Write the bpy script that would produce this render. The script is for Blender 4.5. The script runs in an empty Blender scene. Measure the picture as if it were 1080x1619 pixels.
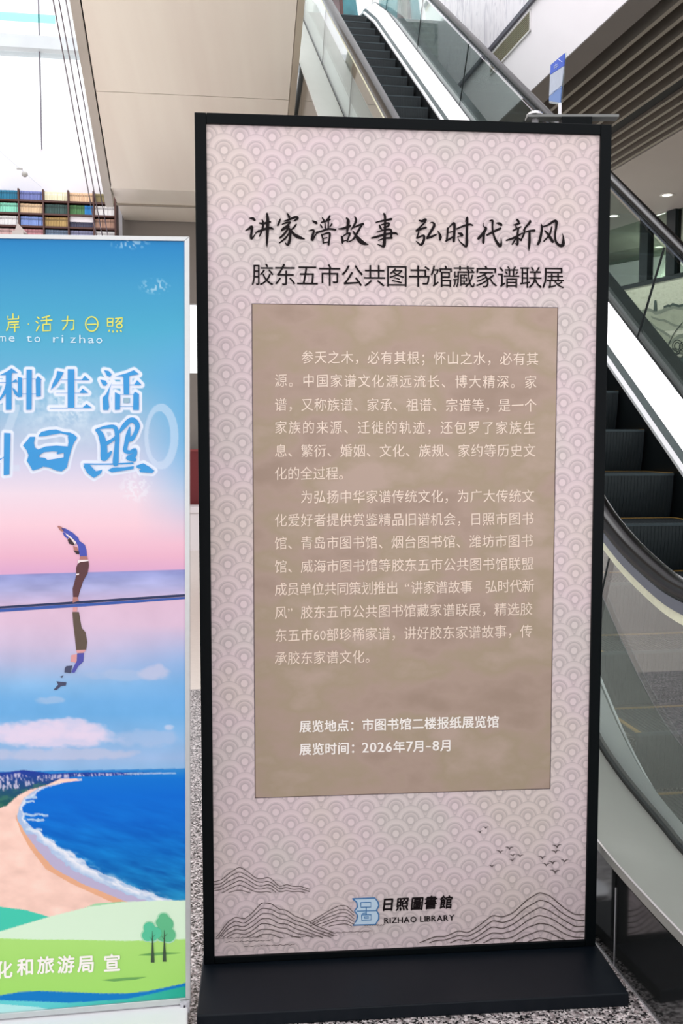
import bpy, math, random
import numpy as np
from mathutils import Vector

random.seed(7)
rng = np.random.RandomState(7)
SC = bpy.context.scene
COL = SC.collection

# ------------------------------------------------------------------ camera
FPX, CX, CY, HZ, CAMH = 1500.0, 540.0, 809.5, 701.0, 1.4
TH = math.atan((CY - HZ) / FPX)
cam_d = bpy.data.cameras.new('camera')
cam = bpy.data.objects.new('camera', cam_d)
COL.objects.link(cam)
cam.location = (0, 0, CAMH)
cam.rotation_euler = (math.pi / 2 - TH, 0, 0)
cam_d.sensor_fit = 'VERTICAL'
cam_d.sensor_height = 36
cam_d.lens = FPX / 1619 * 36
cam_d.clip_start = 0.05
SC.camera = cam

# ------------------------------------------------------------------ world, lights, exposure
wd = bpy.data.worlds.new('daylight')
SC.world = wd
wd.use_nodes = True
wd.node_tree.nodes['Background'].inputs[0].default_value = (1.0, 0.975, 0.995, 1)
wd.node_tree.nodes['Background'].inputs[1].default_value = 1.48


fill_l = bpy.data.lights.new('overhead_fill_lamp', 'AREA')  # unseen lamp added overhead to brighten the upper wall, decks and top steps
fill_l.shape = 'RECTANGLE'; fill_l.size = 7; fill_l.size_y = 9; fill_l.energy = 1400; fill_l.color = (1, 0.985, 1)
fill_o = bpy.data.objects.new('overhead_fill_lamp', fill_l)
COL.objects.link(fill_o); fill_o.location = (-0.5, 8.5, 16.0)
SC.view_settings.view_transform = 'Standard'
SC.view_settings.look = 'None'
SC.view_settings.exposure = 0.0
SC.view_settings.gamma = 1.0
SC.view_settings.use_curve_mapping = False

# ------------------------------------------------------------------ picture geometry -> world
CAM = np.array([0, 0, CAMH])
FW = np.array([0, math.cos(TH), -math.sin(TH)])
UPV = np.array([0, math.sin(TH), math.cos(TH)])
Z = np.array([0, 0, 1.0])


def ray(x, y):
    return FW + (x - CX) / FPX * np.array([1.0, 0, 0]) - (y - CY) / FPX * UPV


class Plane:
    """a real plane in the hall; hit() gives the point seen at a photo coordinate"""
    def __init__(self, p, n):
        self.p = np.array(p, float)
        n = np.array(n, float)
        self.n = n / np.linalg.norm(n)
        if np.dot(self.n, CAM - self.p) < 0:
            self.n = -self.n
        self.k = float(np.dot(self.p - CAM, self.n))

    def hit(self, x, y, e=0.0):
        d = ray(x, y)
        return CAM + d * (self.k / float(np.dot(d, self.n))) + self.n * e


def zplane(z):
    return Plane((0, 0, z), (0, 0, 1))


def horiz(v):
    v = np.array([v[0], v[1], 0.0])
    return v / np.linalg.norm(v)


# ------------------------------------------------------------------ materials
def lin(c):
    r = []
    for v in c[:3]:
        v = v / 255.0
        r.append(v / 12.92 if v <= 0.04045 else ((v + 0.055) / 1.055) ** 2.4)
    return tuple(r) + (1.0,)


MATS = {}


def mat(name, col, rough=0.5, metal=0.0, spec=0.5, noise=0.0, nscale=20.0, bump=0.0, stretch=None, emit=0.0, coat=0.0):
    if name in MATS:
        return MATS[name]
    m = bpy.data.materials.new(name)
    m.use_nodes = True
    nt = m.node_tree
    b = nt.nodes['Principled BSDF']
    b.inputs['Base Color'].default_value = lin(col)
    b.inputs['Roughness'].default_value = rough
    b.inputs['Metallic'].default_value = metal
    b.inputs['Specular IOR Level'].default_value = spec
    b.inputs['Coat Weight'].default_value = coat
    if emit:
        b.inputs['Emission Color'].default_value = lin(col)
        b.inputs['Emission Strength'].default_value = emit
    if noise or bump:
        tc = nt.nodes.new('ShaderNodeTexCoord')
        mp = nt.nodes.new('ShaderNodeMapping')
        nt.links.new(tc.outputs['Object'], mp.inputs[0])
        if stretch:
            mp.inputs['Scale'].default_value = stretch
        nz = nt.nodes.new('ShaderNodeTexNoise')
        nz.inputs['Scale'].default_value = nscale
        nz.inputs['Detail'].default_value = 4
        nt.links.new(mp.outputs[0], nz.inputs[0])
        if noise:
            mx = nt.nodes.new('ShaderNodeMix')
            mx.data_type = 'RGBA'
            c = lin(col)
            mx.inputs[6].default_value = tuple(v * (1 - noise) for v in c[:3]) + (1,)
            mx.inputs[7].default_value = tuple(min(1, v * (1 + noise)) for v in c[:3]) + (1,)
            nt.links.new(nz.outputs[0], mx.inputs[0])
            nt.links.new(mx.outputs[2], b.inputs['Base Color'])
        if bump:
            bp = nt.nodes.new('ShaderNodeBump')
            bp.inputs['Strength'].default_value = bump
            bp.inputs['Distance'].default_value = 0.01
            nt.links.new(nz.outputs[0], bp.inputs['Height'])
            nt.links.new(bp.outputs[0], b.inputs['Normal'])
    MATS[name] = m
    return m


def glass(name, tint, gloss=(1, 1, 1), base=0.06):
    m = bpy.data.materials.new(name)
    m.use_nodes = True
    nt = m.node_tree
    nt.nodes.clear()
    out = nt.nodes.new('ShaderNodeOutputMaterial')
    tr = nt.nodes.new('ShaderNodeBsdfTransparent')
    tr.inputs[0].default_value = lin(tint)
    gl = nt.nodes.new('ShaderNodeBsdfGlossy')
    gl.inputs['Roughness'].default_value = 0.02
    gl.inputs['Color'].default_value = gloss + (1,)
    lw = nt.nodes.new('ShaderNodeLayerWeight')
    lw.inputs[0].default_value = 0.5
    pw = nt.nodes.new('ShaderNodeMath'); pw.operation = 'POWER'
    nt.links.new(lw.outputs['Facing'], pw.inputs[0]); pw.inputs[1].default_value = 4
    ml = nt.nodes.new('ShaderNodeMath'); ml.operation = 'MULTIPLY_ADD'
    nt.links.new(pw.outputs[0], ml.inputs[0]); ml.inputs[1].default_value = 0.9; ml.inputs[2].default_value = base
    mx = nt.nodes.new('ShaderNodeMixShader')
    nt.links.new(ml.outputs[0], mx.inputs[0])
    nt.links.new(tr.outputs[0], mx.inputs[1])
    nt.links.new(gl.outputs[0], mx.inputs[2])
    nt.links.new(mx.outputs[0], out.inputs[0])
    MATS[name] = m
    return m


def ramp(nt, src, stops):
    r = nt.nodes.new('ShaderNodeValToRGB')
    els = r.color_ramp.elements
    while len(els) < len(stops):
        els.new(0.5)
    for e, (p, c) in zip(els, stops):
        e.position = p
        e.color = lin(c)
    nt.links.new(src, r.inputs[0])
    return r.outputs[0]


def granite_mat():
    m = bpy.data.materials.new('speckled_granite')
    m.use_nodes = True
    nt = m.node_tree
    b = nt.nodes['Principled BSDF']
    tc = nt.nodes.new('ShaderNodeTexCoord')
    v = nt.nodes.new('ShaderNodeTexVoronoi')
    v.inputs['Scale'].default_value = 190
    nt.links.new(tc.outputs['Object'], v.inputs['Vector'])
    sp = nt.nodes.new('ShaderNodeSeparateColor')
    nt.links.new(v.outputs['Color'], sp.inputs[0])
    c = ramp(nt, sp.outputs[0], [(0.0, (38, 40, 42)), (0.26, (52, 54, 54)), (0.30, (150, 146, 146)), (0.5, (205, 200, 200)),
                                 (0.62, (160, 145, 146)), (0.72, (238, 233, 232)), (1.0, (250, 246, 246))])
    nt.nodes[-1].color_ramp.interpolation = 'LINEAR'
    n = nt.nodes.new('ShaderNodeTexNoise'); n.inputs['Scale'].default_value = 70; n.inputs['Detail'].default_value = 5
    nt.links.new(tc.outputs['Object'], n.inputs[0])
    c2 = ramp(nt, n.outputs[0], [(0.38, (120, 116, 116)), (0.56, (255, 250, 250))])
    mx = nt.nodes.new('ShaderNodeMix'); mx.data_type = 'RGBA'; mx.blend_type = 'MULTIPLY'; mx.inputs[0].default_value = 0.8
    nt.links.new(c, mx.inputs[6]); nt.links.new(c2, mx.inputs[7])
    nt.links.new(mx.outputs[2], b.inputs['Base Color'])
    b.inputs['Roughness'].default_value = 0.22
    return m


def marble_mat(name, c0, c1, sc=(0.6, 0.6, 0.25)):
    m = bpy.data.materials.new(name)
    m.use_nodes = True
    nt = m.node_tree
    b = nt.nodes['Principled BSDF']
    tc = nt.nodes.new('ShaderNodeTexCoord')
    mp = nt.nodes.new('ShaderNodeMapping'); mp.inputs['Scale'].default_value = sc
    nt.links.new(tc.outputs['Object'], mp.inputs[0])
    n = nt.nodes.new('ShaderNodeTexNoise'); n.inputs['Scale'].default_value = 9; n.inputs['Detail'].default_value = 7
    n.inputs['Distortion'].default_value = 1.4
    nt.links.new(mp.outputs[0], n.inputs[0])
    nt.links.new(ramp(nt, n.outputs[0], [(0.36, c0), (0.47, c1), (0.6, c1), (0.66, c0)]), b.inputs['Base Color'])
    b.inputs['Roughness'].default_value = 0.3
    return m


def vcol_mat(name, rough=0.35):
    m = bpy.data.materials.new(name)
    m.use_nodes = True
    nt = m.node_tree
    b = nt.nodes['Principled BSDF']
    a = nt.nodes.new('ShaderNodeAttribute'); a.attribute_name = 'Col'
    nt.links.new(a.outputs['Color'], b.inputs['Base Color'])
    b.inputs['Roughness'].default_value = rough
    b.inputs['Specular IOR Level'].default_value = 0.16
    MATS[name] = m
    return m


def scale_pattern_mat():
    """wave-scale print: rows of overlapping fans with inner rings, on UV = (column, row) in scale radii"""
    m = bpy.data.materials.new('wave_scale_print')
    m.use_nodes = True
    nt = m.node_tree
    b = nt.nodes['Principled BSDF']

    def M(op, a, bb=None, c=None):
        n = nt.nodes.new('ShaderNodeMath'); n.operation = op
        for i, v in enumerate((a, bb, c)):
            if v is None:
                continue
            if isinstance(v, (int, float)):
                n.inputs[i].default_value = v
            else:
                nt.links.new(v, n.inputs[i])
        return n.outputs[0]
    uv = nt.nodes.new('ShaderNodeUVMap'); uv.uv_map = 'UVMap'
    s = nt.nodes.new('ShaderNodeSeparateXYZ')
    nt.links.new(uv.outputs[0], s.inputs[0])
    u, v = s.outputs[0], s.outputs[1]
    DY = 0.83
    j0 = M('CEIL', M('DIVIDE', M('SUBTRACT', v, 1.0), DY))
    res = None
    for k in (2, 1, 0):
        j = M('ADD', j0, float(k))
        par = M('SUBTRACT', j, M('MULTIPLY', M('FLOOR', M('DIVIDE', j, 2.0)), 2.0))
        ux = M('SUBTRACT', u, par)
        dx = M('SUBTRACT', ux, M('MULTIPLY', M('ROUND', M('DIVIDE', ux, 2.0)), 2.0))
        dy = M('SUBTRACT', v, M('MULTIPLY', j, DY))
        r = M('SQRT', M('ADD', M('MULTIPLY', dx, dx), M('MULTIPLY', dy, dy)))
        if res is None:
            res = r
        else:
            cov = M('LESS_THAN', r, 1.0)
            res = M('ADD', M('MULTIPLY', r, cov), M('MULTIPLY', res, M('SUBTRACT', 1.0, cov)))
    base, line, lite, mid = (218, 207, 207), (196, 186, 187), (226, 215, 215), (207, 196, 197)
    col = ramp(nt, res, [(0.0, lite), (0.20, lite), (0.24, line), (0.29, line), (0.33, mid), (0.40, mid), (0.43, base),
                         (0.49, base), (0.52, line), (0.57, line), (0.61, base), (0.64, mid), (0.68, lite), (0.92, base),
                         (0.965, mid), (0.99, line)])
    n = nt.nodes.new('ShaderNodeTexNoise'); n.inputs['Scale'].default_value = 0.13
    nt.links.new(uv.outputs[0], n.inputs[0])
    tint = ramp(nt, n.outputs[0], [(0.35, (252, 248, 242)), (0.5, (255, 247, 250)), (0.65, (248, 248, 244))])
    mx = nt.nodes.new('ShaderNodeMix'); mx.data_type = 'RGBA'; mx.blend_type = 'MULTIPLY'; mx.inputs[0].default_value = 1
    nt.links.new(col, mx.inputs[6]); nt.links.new(tint, mx.inputs[7])
    nt.links.new(mx.outputs[2], b.inputs['Base Color'])
    b.inputs['Roughness'].default_value = 0.55
    b.inputs['Specular IOR Level'].default_value = 0.25
    return m


GRANITE = granite_mat()
BLACK = mat('black_powder_coat', (2, 7, 10), 0.5, spec=0.12, noise=0.15, nscale=90)
BASEM = mat('black_steel_base', (10, 18, 26), 0.45, spec=0.22, noise=0.12, nscale=40)
ALU = mat('brushed_aluminium', (205, 208, 208), 0.35, 0.75, noise=0.05, nscale=60)
STEEL = mat('brushed_stainless', (226, 225, 228), 0.3, 0.6, noise=0.06, nscale=8, stretch=(1, 6, 1))
DECKM = mat('satin_deck_steel', (158, 160, 154), 0.45, 0.3, noise=0.06, nscale=5)
DARKST = mat('dark_mirror_steel', (96, 100, 100), 0.1, 0.9, noise=0.1, nscale=3)
SOFFIT = mat('stair_soffit_steel', (250, 240, 228), 0.28, 0.4, noise=0.13, nscale=1.0, stretch=(3.2, 0.25, 0.25))
RUBBER = mat('handrail_rubber', (2, 3, 5), 0.24, spec=0.15, noise=0.1, nscale=10)
GREYP = mat('handrail_profile_metal', (92, 100, 112), 0.3, 0.7, noise=0.08, nscale=20)
YELP = mat('pale_yellow_edge', (226, 228, 200), 0.4, 0.1, noise=0.14, nscale=60)
STEPM = mat('step_dark_aluminium', (22, 32, 36), 0.5, 0.2, noise=0.2, nscale=60, stretch=(1, 1, 0.3), bump=0.2)
YEL = mat('yellow_edge_line', (150, 116, 50), 0.5, noise=0.2, nscale=80)
SKIRT = mat('black_skirt_panel', (12, 17, 20), 0.35, noise=0.2, nscale=6)
WHITEW = mat('white_plaster', (244, 240, 244), 0.8, noise=0.02, nscale=3)
GREYW = mat('grey_taupe_wall', (128, 122, 116), 0.6, noise=0.06, nscale=2)
SOFG = mat('taupe_soffit', (116, 111, 108), 0.7, noise=0.05, nscale=4)
SLATM = mat('slat_bronze_grey', (130, 123, 114), 0.5, noise=0.08, nscale=9)
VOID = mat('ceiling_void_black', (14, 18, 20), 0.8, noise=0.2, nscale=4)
CEILM = mat('ceiling_plaster_warm', (164, 158, 153), 0.75, noise=0.03, nscale=2)
MULL = mat('dark_mullion', (10, 22, 26), 0.35, noise=0.1, nscale=10)
WOODD = mat('dark_brown_shelf', (78, 48, 42), 0.5, noise=0.2, nscale=20)
GLASS = glass('balustrade_glass', (234, 242, 239), base=0.07)
PANE = glass('window_glass', (206, 216, 208), base=0.12)
CLEAR = glass('clear_glass', (250, 252, 252), base=0.03)
ACRYL = glass('clear_acrylic', (236, 242, 242), base=0.06)
MARBLE = marble_mat('streaked_white_marble', (214, 210, 220), (246, 242, 248), (1.6, 1.6, 0.3))
MARBLE2 = marble_mat('grey_green_marble', (128, 136, 136), (160, 166, 164), (1.2, 1.2, 0.35))
CREAM = mat('polished_cream_stone', (236, 224, 214), 0.2, noise=0.07, nscale=25)


# ------------------------------------------------------------------ mesh helpers
class MB:
    def __init__(self):
        self.v, self.f, self.mi = [], [], []

    def poly(self, pts, mi=0):
        i = len(self.v)
        self.v += [tuple(p) for p in pts]
        self.f.append(tuple(range(i, i + len(pts))))
        self.mi.append(mi)

    def box8(self, p, mi=0):
        """p: 4 bottom corners then 4 top corners"""
        i = len(self.v)
        self.v += [tuple(q) for q in p]
        for f in ((3, 2, 1, 0), (4, 5, 6, 7), (0, 1, 5, 4), (1, 2, 6, 5), (2, 3, 7, 6), (3, 0, 4, 7)):
            self.f.append(tuple(i + k for k in f)); self.mi.append(mi)

    def obox(self, o, ax, ay, az, r, mi=0):
        """box in the frame o + x*ax + y*ay + z*az, r = (x0,x1,y0,y1,z0,z1)"""
        x0, x1, y0, y1, z0, z1 = r
        P = [o + x * ax + y * ay + zz * az for zz in (z0, z1) for x, y in ((x0, y0), (x1, y0), (x1, y1), (x0, y1))]
        self.box8(P, mi)

    def rings(self, rings, closed=True, caps=True, mi=0):
        n = len(rings[0]); i = len(self.v)
        for r in rings:
            self.v += [tuple(p) for p in r]
        for k in range(len(rings) - 1):
            for j in range(n if closed else n - 1):
                a, b = i + k * n + j, i + k * n + (j + 1) % n
                self.f.append((a, b, b + n, a + n)); self.mi.append(mi)
        if caps and closed:
            self.f.append(tuple(i + j for j in reversed(range(n)))); self.mi.append(mi)
            self.f.append(tuple(i + (len(rings) - 1) * n + j for j in range(n))); self.mi.append(mi)

    def tube(self, pts, r, n=8, mi=0):
        pts = [np.array(p, float) for p in pts]
        rr = []
        for k, p in enumerate(pts):
            d = pts[min(k + 1, len(pts) - 1)] - pts[max(k - 1, 0)]
            d = d / (np.linalg.norm(d) + 1e-9)
            a = np.cross(d, Z if abs(d[2]) < 0.9 else np.array([1.0, 0, 0])); a /= np.linalg.norm(a)
            b = np.cross(d, a)
            q = r[k] if isinstance(r, (list, tuple)) else r
            rr.append([p + q * (math.cos(t) * a + math.sin(t) * b) for t in [2 * math.pi * j / n for j in range(n)]])
        self.rings(rr, mi=mi)

    def build(self, name, m, parent=None, smooth=False):
        me = bpy.data.meshes.new(name)
        me.from_pydata([tuple(map(float, v)) for v in self.v], [], self.f)
        for x in (m if isinstance(m, (list, tuple)) else [m]):
            me.materials.append(x)
        if any(self.mi):
            me.polygons.foreach_set('material_index', self.mi)
        if smooth:
            me.polygons.foreach_set('use_smooth', [True] * len(me.polygons))
        me.update()
        o = bpy.data.objects.new(name, me)
        COL.objects.link(o)
        if parent is not None:
            o.parent = parent
        return o


def tag(o, label=None, cat=None, group=None, kind=None):
    if label: o['label'] = label
    if cat: o['category'] = cat
    if group: o['group'] = group
    if kind: o['kind'] = kind
    return o


def empty(name, label, cat, group=None):
    o = bpy.data.objects.new(name, None)
    COL.objects.link(o)
    o.empty_display_size = 0.1
    return tag(o, label, cat, group)


def bevel(o, w=0.003, seg=2):
    b = o.modifiers.new('bevel', 'BEVEL'); b.width = w; b.segments = seg; b.limit_method = 'ANGLE'
    return o


# ------------------------------------------------------------------ flat print helpers (coordinates on the printed sheet)
GLY = {}


def glyph(ch):
    key = ch
    if key not in GLY:
        c = bpy.data.curves.new('glyph', 'FONT')
        c.body = ch; c.size = 1; c.resolution_u = 2; c.dimensions = '2D'; c.fill_mode = 'BOTH'
        o = bpy.data.objects.new('glyph', c)
        me = o.to_mesh()
        GLY[key] = ([(v.co.x, v.co.y) for v in me.vertices], [tuple(p.vertices) for p in me.polygons])
        o.to_mesh_clear()
        bpy.data.objects.remove(o); bpy.data.curves.remove(c)
    return GLY[key]


class Print:
    """collects flat shapes drawn in sheet coordinates and lays them on a plane, e above it"""
    def __init__(self, plane, e):
        self.pl, self.e, self.mb, self.k = plane, e, MB(), 0.0

    def P(self, x, y):
        return self.pl.hit(x, y, self.e + self.k)

    def poly(self, pts):
        from mathutils.geometry import tessellate_polygon
        self.k = (self.k + 6e-6) % 1.2e-3
        tri = tessellate_polygon([[Vector((x, y, 0)) for x, y in pts]])
        i = len(self.mb.v)
        self.mb.v += [tuple(self.P(x, y)) for x, y in pts]
        for t in tri:
            self.mb.f.append((i + t[0], i + t[1], i + t[2])); self.mb.mi.append(0)

    def disc(self, x, y, r, n=10):
        self.k = (self.k + 6e-6) % 1.2e-3
        self.mb.poly([self.P(x + r * math.cos(2 * math.pi * k / n), y + r * math.sin(2 * math.pi * k / n)) for k in range(n)])

    def brush(self, pts, smooth=True, caps=True):
        """pts: (x, y, width)"""
        self.k = (self.k + 6e-6) % 1.2e-3
        pts = [tuple(map(float, p)) for p in pts]
        if smooth and len(pts) > 2:
            out = []
            for k in range(len(pts) - 1):
                p0, p1, p2, p3 = pts[max(k - 1, 0)], pts[k], pts[k + 1], pts[min(k + 2, len(pts) - 1)]
                for s in (0, .25, .5, .75):
                    out.append(tuple(0.5 * (2 * b + (c - a) * s + (2 * a - 5 * b + 4 * c - d) * s * s + (3 * b - a - 3 * c + d) * s ** 3)
                                     for a, b, c, d in zip(p0, p1, p2, p3)))
            pts = out + [pts[-1]]
        k0 = self.k
        prev = None
        for k, (x, y, w) in enumerate(pts):
            a, b = pts[max(k - 1, 0)], pts[min(k + 1, len(pts) - 1)]
            dx, dy = b[0] - a[0], b[1] - a[1]
            l = math.hypot(dx, dy) + 1e-9
            nx, ny = -dy / l * max(w, .1) / 2, dx / l * max(w, .1) / 2
            cur = ((x + nx, y + ny), (x - nx, y - ny))
            if prev:
                self.k += 5e-6
                self.mb.poly([self.P(*prev[0]), self.P(*cur[0]), self.P(*cur[1]), self.P(*prev[1])])
            prev = cur
        if caps:
            for k in (0, len(pts) - 1):
                self.k += 5e-6
                x, y, r = pts[k][0], pts[k][1], max(pts[k][2], .1) / 2 * 0.98
                self.mb.poly([self.P(x + r * math.cos(2 * math.pi * q / 10), y + r * math.sin(2 * math.pi * q / 10)) for q in range(10)])
        self.k = (self.k + 5e-6) % 1.2e-3

    def glyphs(self, items, off=0.0):
        """items: (char, left, mid_y, w, h, slope, shear); off = extra stroke half-width in em"""
        k0 = self.k
        for c, (ox, oy) in enumerate([(0, 0)] if not off else [(-off, 0), (off, 0), (0, off), (0, -off)]):
            self.k = k0 + c * 2e-5
            for ch, x, y, w, h, sl, sh in items:
                vs, fs = glyph(ch)
                i = len(self.mb.v)
                for gx, gy in vs:
                    xx, yy = gx - 0.5 + ox, gy - 0.38 + oy
                    px = x + w / 2 + w * (xx + sh * yy)
                    self.mb.v.append(tuple(self.P(px, y + sl * (px - x) - h * yy)))
                for f in fs:
                    self.mb.f.append(tuple(i + k for k in f)); self.mb.mi.append(0)
        self.k = k0 + 1e-4

    def line(self, text, x0, y0, x1, y1, w, h, off=0.0, tilt=0.0):
        wid = lambda c: 0.5 if c in ' “”' or ord(c) < 0x250 else 1.0
        tot = sum(wid(c) for c in text)
        pitch = (x1 - x0 + 0.12 * w) / tot
        sl = (y1 - y0) / (x1 - x0)
        a = 0.0
        it = []
        for c in text:
            if c != ' ':
                px = x0 + a * pitch
                if c in '“”' or ord(c) < 0x250:
                    px -= 0.0
                it.append((c, px, y0 + sl * (px - x0), w, h, sl - tilt, 0.0))
            a += wid(c)
        self.glyphs(it, off)

    def build(self, name, m, parent):
        return self.mb.build(name, m, parent)


def latin(pr, text, x0, y, h, pitch, off=0.0, sl=0.0):
    """upright letters, baseline at y, cap height h"""
    if off:
        k0 = pr.k
        for c, ox in enumerate((-off, off, 0)):
            pr.k = k0 + c * 2e-5
            latin(pr, text, x0 + ox * h / .69, y + (off * 8 if c == 2 else 0), h, pitch, 0.0, sl)
        return
    x = x0
    s = h / 0.69
    for c in text:
        if c != ' ':
            vs, fs = glyph(c)
            mx = max(v[0] for v in vs); mn = min(v[0] for v in vs)
            i = len(pr.mb.v)
            for gx, gy in vs:
                px = x + (gx - mn) * s * (pitch if isinstance(pitch, float) and pitch < 2 else 1)
                pr.mb.v.append(tuple(pr.P(px, y + sl * (px - x0) - gy * s)))
            for f in fs:
                pr.mb.f.append(tuple(i + k for k in f)); pr.mb.mi.append(0)
            x += ((mx - mn) * s + 0.13 * s)
        else:
            x += 0.3 * s
    return x


# ================================================================== SETTING
# escalator frame: hd = horizontal travel direction, rr = to the right, T = rise per metre
vp = ray(300, -390)
hd = horiz(vp)
rr = np.array([hd[1], -hd[0], 0.0])
T = 0.68


def W(a, s, z):
    return rr * a + hd * s + Z * z


S_WALL = 13.3
BACK = Plane(hd * S_WALL, hd)

# floor -------------------------------------------------------------
mb = MB()
fb = zplane(0).hit(306, 1090)
sb = float(fb @ hd)
mb.poly([W(-8, -3, 0), W(7.5, -3, 0), W(7.5, sb, 0), W(-8, sb, 0)])
o = mb.build('floor', GRANITE)
tag(o, 'speckled black and white granite floor around the display stands', kind='structure')
mb = MB()
mb.poly([W(-8, sb, 0), W(7.5, sb, 0), W(7.5, S_WALL, 0), W(-8, S_WALL, 0)])
mb.poly([W(4.0, S_WALL, 0), W(7.5, S_WALL, 0), W(12, S_WALL + 9, 0), W(4.0, S_WALL + 9, 0)])
mb.poly([W(7.5, sb, 0), W(13, sb, 0), W(13, S_WALL + 9, 0), W(12, S_WALL + 9, 0), W(7.5, S_WALL, 0)])
tag(mb.build('floor', CREAM), 'polished cream stone floor beyond the granite', kind='structure')

# back wall ---------------------------------------------------------
def bz(x, y):
    p = BACK.hit(x, y)
    return float(p @ rr), float(p[2])


aG, zw0 = bz(306, 590)
_, zw1 = bz(306, 480)
_, zlow = bz(100, 300)
mb = MB()
wx0, wx1 = aG - 0.9, aG + 0.9
ztop = zlow
aWH = bz(193, 330)[0]


def bpanel(mb, a0, a1, z0, z1, th=0.15, mi=0):
    mb.obox(np.zeros(3), rr, hd, Z, (a0, a1, S_WALL, S_WALL + th, z0, z1), mi)


bpanel(mb, aWH, wx0, 0, ztop)
bpanel(mb, wx0, wx1, 0, zw0)
bpanel(mb, wx0, wx1, zw1, ztop)
bpanel(mb, wx1, 2.6, 0, ztop)
tag(mb.build('wall_back', GREYW), 'grey taupe back wall seen in the gap between the two boards', kind='structure')
mb = MB()
bpanel(mb, wx0, wx1, zw0, zw1, 0.01)
wn = mb.build('window_1', CLEAR)
tag(wn, 'bright window in the back wall between the two boards', kind='structure')
mb = MB()
for a in (wx0, wx1 - 0.05):
    mb.obox(np.zeros(3), rr, hd, Z, (a, a + 0.05, S_WALL - 0.02, S_WALL + 0.1, zw0, zw1))
mb.build('window_frame', WHITEW, wn)
# upper white bulkhead and glazed wall on the left
_, zs0 = bz(60, 236)
_, zlg0 = bz(60, 82)
_, zlg1 = bz(60, 62)
_, zc0 = bz(60, 37)
_, zc1 = bz(60, 24)
mb = MB()
bpanel(mb, -8, aWH, 0, ztop); bpanel(mb, -8, 2.6, ztop, zs0)
tag(mb.build('wall_back', mat('bulkhead_white', (226, 226, 232), .8, noise=.02)), 'white bulkhead wall above the bookcase', kind='structure')
wn = bpy.data.objects.new('window_2', None); COL.objects.link(wn)
tag(wn, 'bright glazed wall above the white bulkhead at upper left', kind='structure')
am1, _ = bz(64, 150)
mulls = [am1 + k * 2.45 for k in range(-2, 2)]
for k, a in enumerate(mulls):
    mb = MB()
    mb.obox(np.zeros(3), rr, hd, Z, (a - 0.006, a + 0.006, S_WALL - 0.02, S_WALL + 0.05, zs0, 9.5))
    mb.build('mullion', mat('thin_grey_mullion', (120, 118, 128), 0.5, noise=0.05), wn)
    for z0, z1 in ((zs0 + .01, zlg0 - .01), (zlg1 + .01, 9.5)):
        mb = MB()
        mb.obox(np.zeros(3), rr, hd, Z, (a + 0.008, a + 2.44, S_WALL, S_WALL + 0.01, z0, z1))
        mb.build('pane', CLEAR, wn)
mb = MB()
mb.obox(np.zeros(3), rr, hd, Z, (mulls[0], 2.6, S_WALL - 0.12, S_WALL + 0.2, zlg0, zlg1))
mb.build('ledge', mat('ledge_grey', (196, 204, 208), 0.5, noise=0.1, nscale=4), wn)
mb = MB()
ae, _ = bz(88, 30)
mb.obox(np.zeros(3), rr, hd, Z, (-7.9, ae, S_WALL - 0.03, S_WALL - 0.02, zc0, zc1))
mb.build('tinted_strip', glass('cyan_film', (212, 252, 250), base=0.0), wn)

# wall between upper landing and ground, seen through the escalator glass
ZLAND = T * 13.15 - 1.715
mb = MB()
bpanel(mb, 2.6, 4.0, 0, ZLAND, 0.3)
tag(mb.build('wall_landing', MARBLE2), 'grey green marble wall under the upper landing beyond the escalator', kind='structure')
mb = MB()
mb.obox(np.zeros(3), rr, hd, Z, (0.9, 4.0, S_WALL + 0.3, S_WALL + 6, ZLAND - 0.3, ZLAND - 0.01))
tag(mb.build('floor_landing', CREAM), 'upper landing floor at the head of the escalator', kind='structure')

# right-hand upper wall plane and slatted ceiling ---------------------
wv = horiz(ray(245, 701))
qv = np.array([wv[1], -wv[0], 0.0])
ZC = 5.1
ZF = (ZC - CAMH) / 2.6
qA = float(zplane(ZC).hit(900, 90) @ qv)
qA = float((zplane(ZC).hit(995, 0) @ qv))
qB = 2.965 * ZF
VW = Plane(qv * qA, qv)


def V(q, w, z):
    return qv * q + wv * w + Z * z


zstrip = float(VW.hit(800, 55)[2])
w_end = 13.9
mb = MB(); mb.obox(np.zeros(3), qv, wv, Z, (qA, qA + 0.18, -3, w_end, ZC + .013, zstrip))
tag(mb.build('wall_right', WHITEW), 'white upper floor band above the slatted ceiling', kind='structure')
mb = MB(); mb.obox(np.zeros(3), qv, wv, Z, (qA - 0.03, qA + 0.18, -3, w_end, zstrip, zstrip + 0.05))
tag(mb.build('trim_1', mat('grey_strip', (98, 96, 108), 0.4, 0.3, noise=0.05)), 'dark grey strip between white band and streaked marble', kind='structure')
mwall = bpy.data.objects.new('wall_right', None); COL.objects.link(mwall)
tag(mwall, 'streaked white marble cladding above the dark strip', kind='structure')
for k in range(16):
    mb = MB()
    mb.obox(np.zeros(3), qv, wv, Z, (qA, qA + 0.18, -2 + k * 1.05, -2 + (k + 1) * 1.05 - 0.006, zstrip + 0.05, 9.5))
    mb.build('panel', MARBLE, mwall)

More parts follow.
